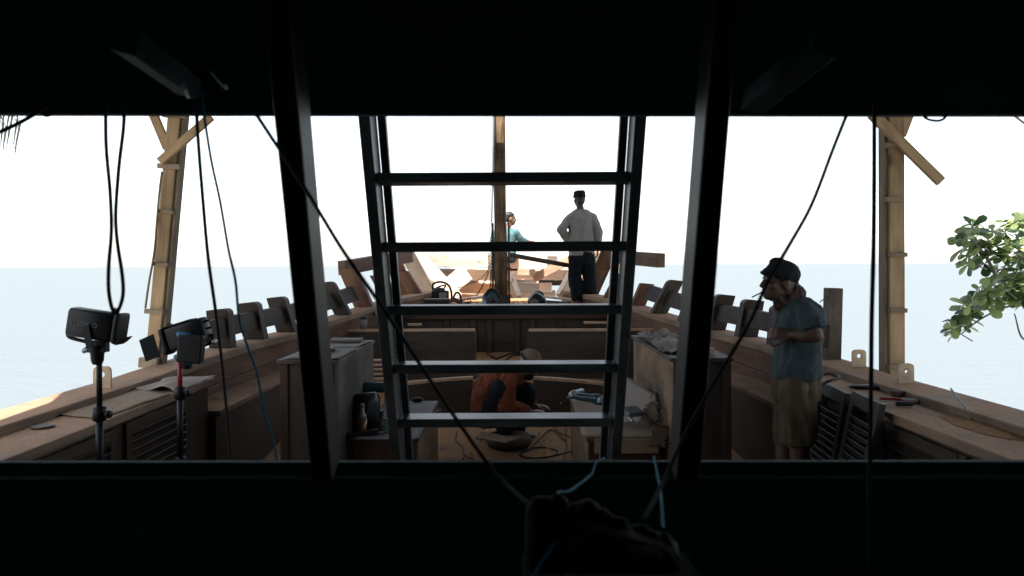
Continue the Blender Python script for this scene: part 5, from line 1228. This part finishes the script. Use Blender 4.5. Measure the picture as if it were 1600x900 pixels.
tsh.loft([(A(1244, 589), fw * .130, sdv * .172), (A(1245, 570), fw * .127, sdv * .166), (A(1246, 540), fw * .122, sdv * .165), (A(1247, 505), fw * .128, sdv * .192), (A(1248, 487), fw * .120, sdv * .195), (A(1247, 477), fw * .104, sdv * .165), (A(1243, 467), fw * .075, sdv * .090)], 32)
tsh.cap(shN, shN + (elN - shN) * .72, .064, .070, flat1=True); tsh.cap(shF, shF + (elF - shF) * .7, .064, .068, flat1=True)
tsh.body('tee_shirt', M['tee'], pd, .007, 7, .012, 8, (1, 1, .45), 3)
so_ = MB()
so_.loft([(A(1244, 584), fw * .116, sdv * .160), (A(1244, 600), fw * .122, sdv * .166), (A(1244, 625), fw * .122, sdv * .168)], 28)
for dy, hx, kx in ((-.095, 1246, 1248), (.095, 1240, 1234)):
    so_.cap(A(hx, 612, dy), A(kx, 692, dy * 1.12), .100, .097, flat1=True)
so_.ell(A(1258, 640, -.19), .05, .022, .07)
so_.body('shorts', M['shorts'], pd, .007, 3, .014, 10, (1, 1, .4), 5)
cg = empty('cigarette', Q(0, .1, -.06), 'lit thin cigarette in the mouth of the man in the blue tee', 'cigarette')
MB().cap(Q(.006, .088, -.058), Q(.006, .150, -.094), .0042, .0042, 8).build('paper_tube', M['white'], cg)
MB().cap(Q(.006, .150, -.094), Q(.006, .155, -.097), .0043, .004, 8).build('ash_tip', M['greyp'], cg)

# --- man in grey on the foredeck, seen from behind
Y = 11.85; g = at(908, 475, Y)
pa = person((g.x, Y, FZ + .003), 'man in grey shirt and dark jeans standing on the foredeck with hand on hip')
A = lambda px, py, dy=0: at(px, py, Y + dy)
fw = V((-.15, 1, 0)).normalized(); sdr = V((1, .15, 0)).normalized()
b = MB(); hc = A(905, 312, .02); Q, Mx = head(b, hc, V((-.35, 1, -.05)), V((0, 0, 1)), 1.0)
b.cap(A(906, 322), A(908, 336), .055, .065)
tor = [(A(909, 392), .165, .115), (A(909, 372), .155, .10), (A(908, 352), .165, .105), (A(908, 338), .185, .11), (A(908, 330), .14, .08)]
b.loft([(c_, sdr * a_, fw * d_) for c_, a_, d_ in tor], 24)
sL, sR = A(891, 341), A(926, 340); eL, eR = A(877, 359, -.06), A(935, 362, -.02); wL, wR = A(889, 378, .03), A(934, 388, .06)
limb3(b, sL, eL, wL, (.055, .044, .042, .03)); limb3(b, sR, eR, wR, (.055, .044, .042, .03))
hand(b, wL, V((.6, .5, -.3)), V((.7, -.3, -.2)), 1, 1, .6); hand(b, wR, V((.0, .25, -1)), V((-1, 0, 0)), -1, 1, .5)
for px0, px1, px2, px3, dy, ft in ((901, 899, 904, 907, 0, (-.25, 1, 0)), (917, 920, 924, 925, .02, (.2, 1, 0))):
    an = A(px2, 466, dy); an.z = FZ + .08
    limb3(b, A(px0, 398, dy), A(px1, 432, dy + .03), an, (.085, .058, .056, .036)); foot(b, an, V(ft), 1.0, FZ + .005)
b.body('body', M['skin'], pa, .008, 2)
MB().ell(Q(0, -.025, .012), .079, .090, .075, Mx).ell(Q(0, -.05, -.03), .066, .055, .05, Mx).body('hair', M['hair'], pa, .009, 1, .004, 50)
cp = MB(); cp.loft([(Q(0, -.008, .03), Mx @ V((.094, 0, 0)), Mx @ V((0, .114, .0))), (Q(0, -.008, .05), Mx @ V((.088, 0, 0)), Mx @ V((0, .108, 0))), (Q(0, -.01, .115), Mx @ V((.080, 0, 0)), Mx @ V((0, .098, 0))), (Q(.01, -.01, .135), Mx @ V((.055, 0, 0)), Mx @ V((0, .07, 0)))], 24)
cp.body('bucket_hat', M['jeans'], pa, .008, 2, .004, 20)
t = MB()
t.loft([(A(909, 400), sdr * .188, fw * .142), (A(909, 378), sdr * .182, fw * .130), (A(908, 355), sdr * .185, fw * .128), (A(908, 341), sdr * .205, fw * .125), (A(908, 334), sdr * .172, fw * .10), (A(907, 328), sdr * .095, fw * .078)], 30)
limb3(t, sL, eL, wL + (eL - wL) * .10, (.066, .060, .056, .046), True); limb3(t, sR, eR, wR + (eR - wR) * .1, (.066, .058, .054, .046), True)
t.body('grey_shirt', M['gshirt'], pa, .009, 6, .013, 8, (1, 1, .45), 9)
j = MB(); j.loft([(A(909, 390), sdr * .172, fw * .13), (A(909, 402), sdr * .185, fw * .14), (A(909, 412), sdr * .17, fw * .13)], 26)
for px0, px1, px2, dy in ((900, 898, 904, 0), (918, 921, 924, .02)):
    limb3(j, A(px0, 404, dy), A(px1, 433, dy + .03), A(px2, 468, dy - .01), (.112, .094, .092, .096), True)
j.body('jeans', M['jeans'], pa, .009, 2, .012, 8, (1, 1, .9), 4)

# --- man sitting on the bow rail
Y = 13.95; pb = person((at(790, 404, Y).x, Y, at(790, 400, Y).z), 'man in teal shirt sitting on the bow rail behind the mast, face turned sideways')
A = lambda px, py, dy=0: at(px, py, Y + dy)
b = MB(); hc = A(797, 342); Q, Mx = head(b, hc, V((1, .35, -.15)), V((.05, 0, 1)), 1.05)
b.cap(A(795, 352), A(791, 360), .055, .065)
sdr = V((1, -.25, 0)).normalized(); fw = V((.25, 1, 0)).normalized()
b.loft([(A(790, 400), sdr * .17, fw * .12), (A(790, 380), sdr * .155, fw * .105), (A(790, 366), sdr * .185, fw * .11), (A(790, 358), sdr * .13, fw * .08)], 22)
sL, sR = A(774, 366, .05), A(805, 364, -.05); eL, eR = A(768, 386, .1), A(814, 375, .02); wL, wR = A(778, 394, .3), A(826, 377, .22)
limb3(b, sL, eL, wL, (.054, .043, .041, .029)); limb3(b, sR, eR, wR, (.054, .043, .041, .029))
hand(b, wR, V((.8, .5, .0)), V((0, 0, -1)), 1, 1, .5); hand(b, wL, V((.4, .8, -.3)), V((0, 0, -1)), -1, 1, .6)
for px0, dx in ((783, -.0), (797, .0)):
    hp = A(px0, 402); kn_ = hp + V((.06, .44, .0)); an = kn_ + V((0, .06, -.42)); limb3(b, hp, kn_, an, (.085, .058, .056, .036)); foot(b, an, (0.1, 1, 0))
b.body('body', M['skin2'], pb, .009, 2); eyes(Q, Mx, pb)
MB().ell(Q(0, -.022, .045), .082, .098, .080, Mx).ell(Q(0, -.06, .0), .072, .055, .06, Mx).body('hair', M['hair'], pb, .009, 1, .006, 40)
t = MB(); t.loft([(A(790, 402), sdr * .185, fw * .135), (A(790, 380), sdr * .178, fw * .125), (A(790, 367), sdr * .205, fw * .125), (A(791, 360), sdr * .15, fw * .095), (A(793, 356), sdr * .08, fw * .075)], 26)
limb3(t, sL, eL, wL, (.074, .060, .052, .045), True); limb3(t, sR, eR, eR + (wR - eR) * .5, (.074, .062, .054, .048), True)
t.body('teal_shirt', M['tealsh'], pb, .010, 3, .008, 7, (1, 1, .6), 2)
j = MB()
for px0 in (783, 797):
    hp = A(px0, 402); kn_ = hp + V((.06, .44, .0)); an = kn_ + V((0, .06, -.40)); limb3(j, hp, kn_, an, (.105, .08, .075, .07), True)
j.loft([(A(790, 396), sdr * .17, fw * .13), (A(790, 409), sdr * .18, fw * .14)], 22)
j.body('trousers', M['dcloth'], pb, .011, 2, .006, 8)

# --- man crouching in orange
Y = 7.4; pc = person((at(785, 690, Y).x, Y, fz(7.3)), 'man in orange shirt and tan cap with goggles, crouching over his work on deck')
A = lambda px, py, dy=0: at(px, py, Y + dy)
b = MB(); hc = A(826, 570, .02); hf = V((.72, -.35, -.80)); hup = V((.62, -.1, .72)); Q, Mx = head(b, hc, hf, hup, 1.05)
b.cap(A(817, 579), A(803, 588), .056, .068)
fwd = V((.6, -.2, -.5)).normalized()
spine = [(762, 648), (757, 630), (762, 606), (778, 592), (795, 588), (806, 588)]
wid = [(.155, .12), (.15, .105), (.16, .105), (.175, .11), (.165, .10), (.10, .075)]
def spineloft(m, ex, sp=spine, wd=wid):
    rg = []
    for i, ((px, py), (a_, d_)) in enumerate(zip(sp, wd)):
        c_ = A(px, py); t_ = (A(*sp[min(i + 1, len(sp) - 1)]) - A(*sp[max(i - 1, 0)])).normalized(); dep = t_.cross(V((0, 1, 0))).normalized()
        rg.append((c_, V((0, -1, 0)) * (a_ + ex), dep * (d_ + ex)))
    m.loft(rg, 24)
spineloft(b, 0)
sN, sF = A(794, 594, -.17), A(806, 588, .17); eN, eF = A(791, 636, -.24), A(822, 628, .18); wN, wF = A(830, 645, -.16), A(836, 634, .12)
limb3(b, sN, eN, wN, (.056, .045, .042, .03)); limb3(b, sF, eF, wF, (.056, .045, .042, .03))
hand(b, wN, V((1, .1, .05)), V((0, .3, -1)), 1, 1, .6); hand(b, wF, V((1, -.3, .0)), V((0, 0, -1)), -1, 1, .5)
for (hx, hy, hd), (kx, ky, kd), (ax, ad), in (((764, 650, -.1), (786, 612, -.12), (792, -.14)), ((764, 650, .1), (824, 612, .12), (806, .14))):
    hp = A(hx, hy, hd); kn_ = A(kx, ky, kd); an = A(ax, 680, ad); an.z = fz(7.4) + .08
    limb3(b, hp, kn_, an, (.09, .06, .058, .037)); foot(b, an, (1, -.2, 0), 1.0, fz(7.4) + .004)
b.body('body', M['skin2'], pc, .008, 2); eyes(Q, Mx, pc, 1.05)
cp = MB(); cp.ell(Q(0, -.015, .055), .090, .110, .088, Mx, 22); cp.body('cap', M['capt'], pc, .008, 2, .003, 18)
gl = MB(); ring = [Q(math.cos(a) * .090, math.sin(a) * .112 - .012, .030 - .01 * math.sin(a)) for a in [2 * math.pi * j_ / 24 for j_ in range(25)]]
gl.tube(ring, .011, 8); 
for s_ in (-1, 1): gl.ell(Q(.035 * s_, .098, .028), .032, .022, .024, Mx)
gl.body('goggles', M['black'], pc, .007, 1)
MB().ell(Q(0, .06, -.07), .052, .055, .05, Mx).body('face_mask', M['dcloth'], pc, .008, 2)
t = MB(); spineloft(t, .022); limb3(t, sN, eN, wN + (eN - wN) * .15, (.080, .068, .062, .050), True); limb3(t, sF, eF, wF + (eF - wF) * .15, (.078, .064, .060, .048), True)
t.body('orange_shirt', M['orange'], pc, .008, 3, .014, 11, (1, 1, .8), 6)
j = MB()
for (hx, hy, hd), (kx, ky, kd), (ax, ad) in (((764, 650, -.1), (783, 606, -.19), (790, -.16)), ((764, 650, .1), (824, 612, .12), (806, .14))):
    an = A(ax, 676, ad); limb3(j, A(hx, hy, hd), A(kx, ky, kd), an, (.112, .088, .08, .075), True)
j.loft([(A(764, 664), V((.14, 0, 0)), V((0, .17, 0))), (A(763, 640), V((.13, 0, 0)), V((0, .165, 0)))], 22)
j.body('trousers', M['dcloth'], pc, .010, 2, .008, 9)
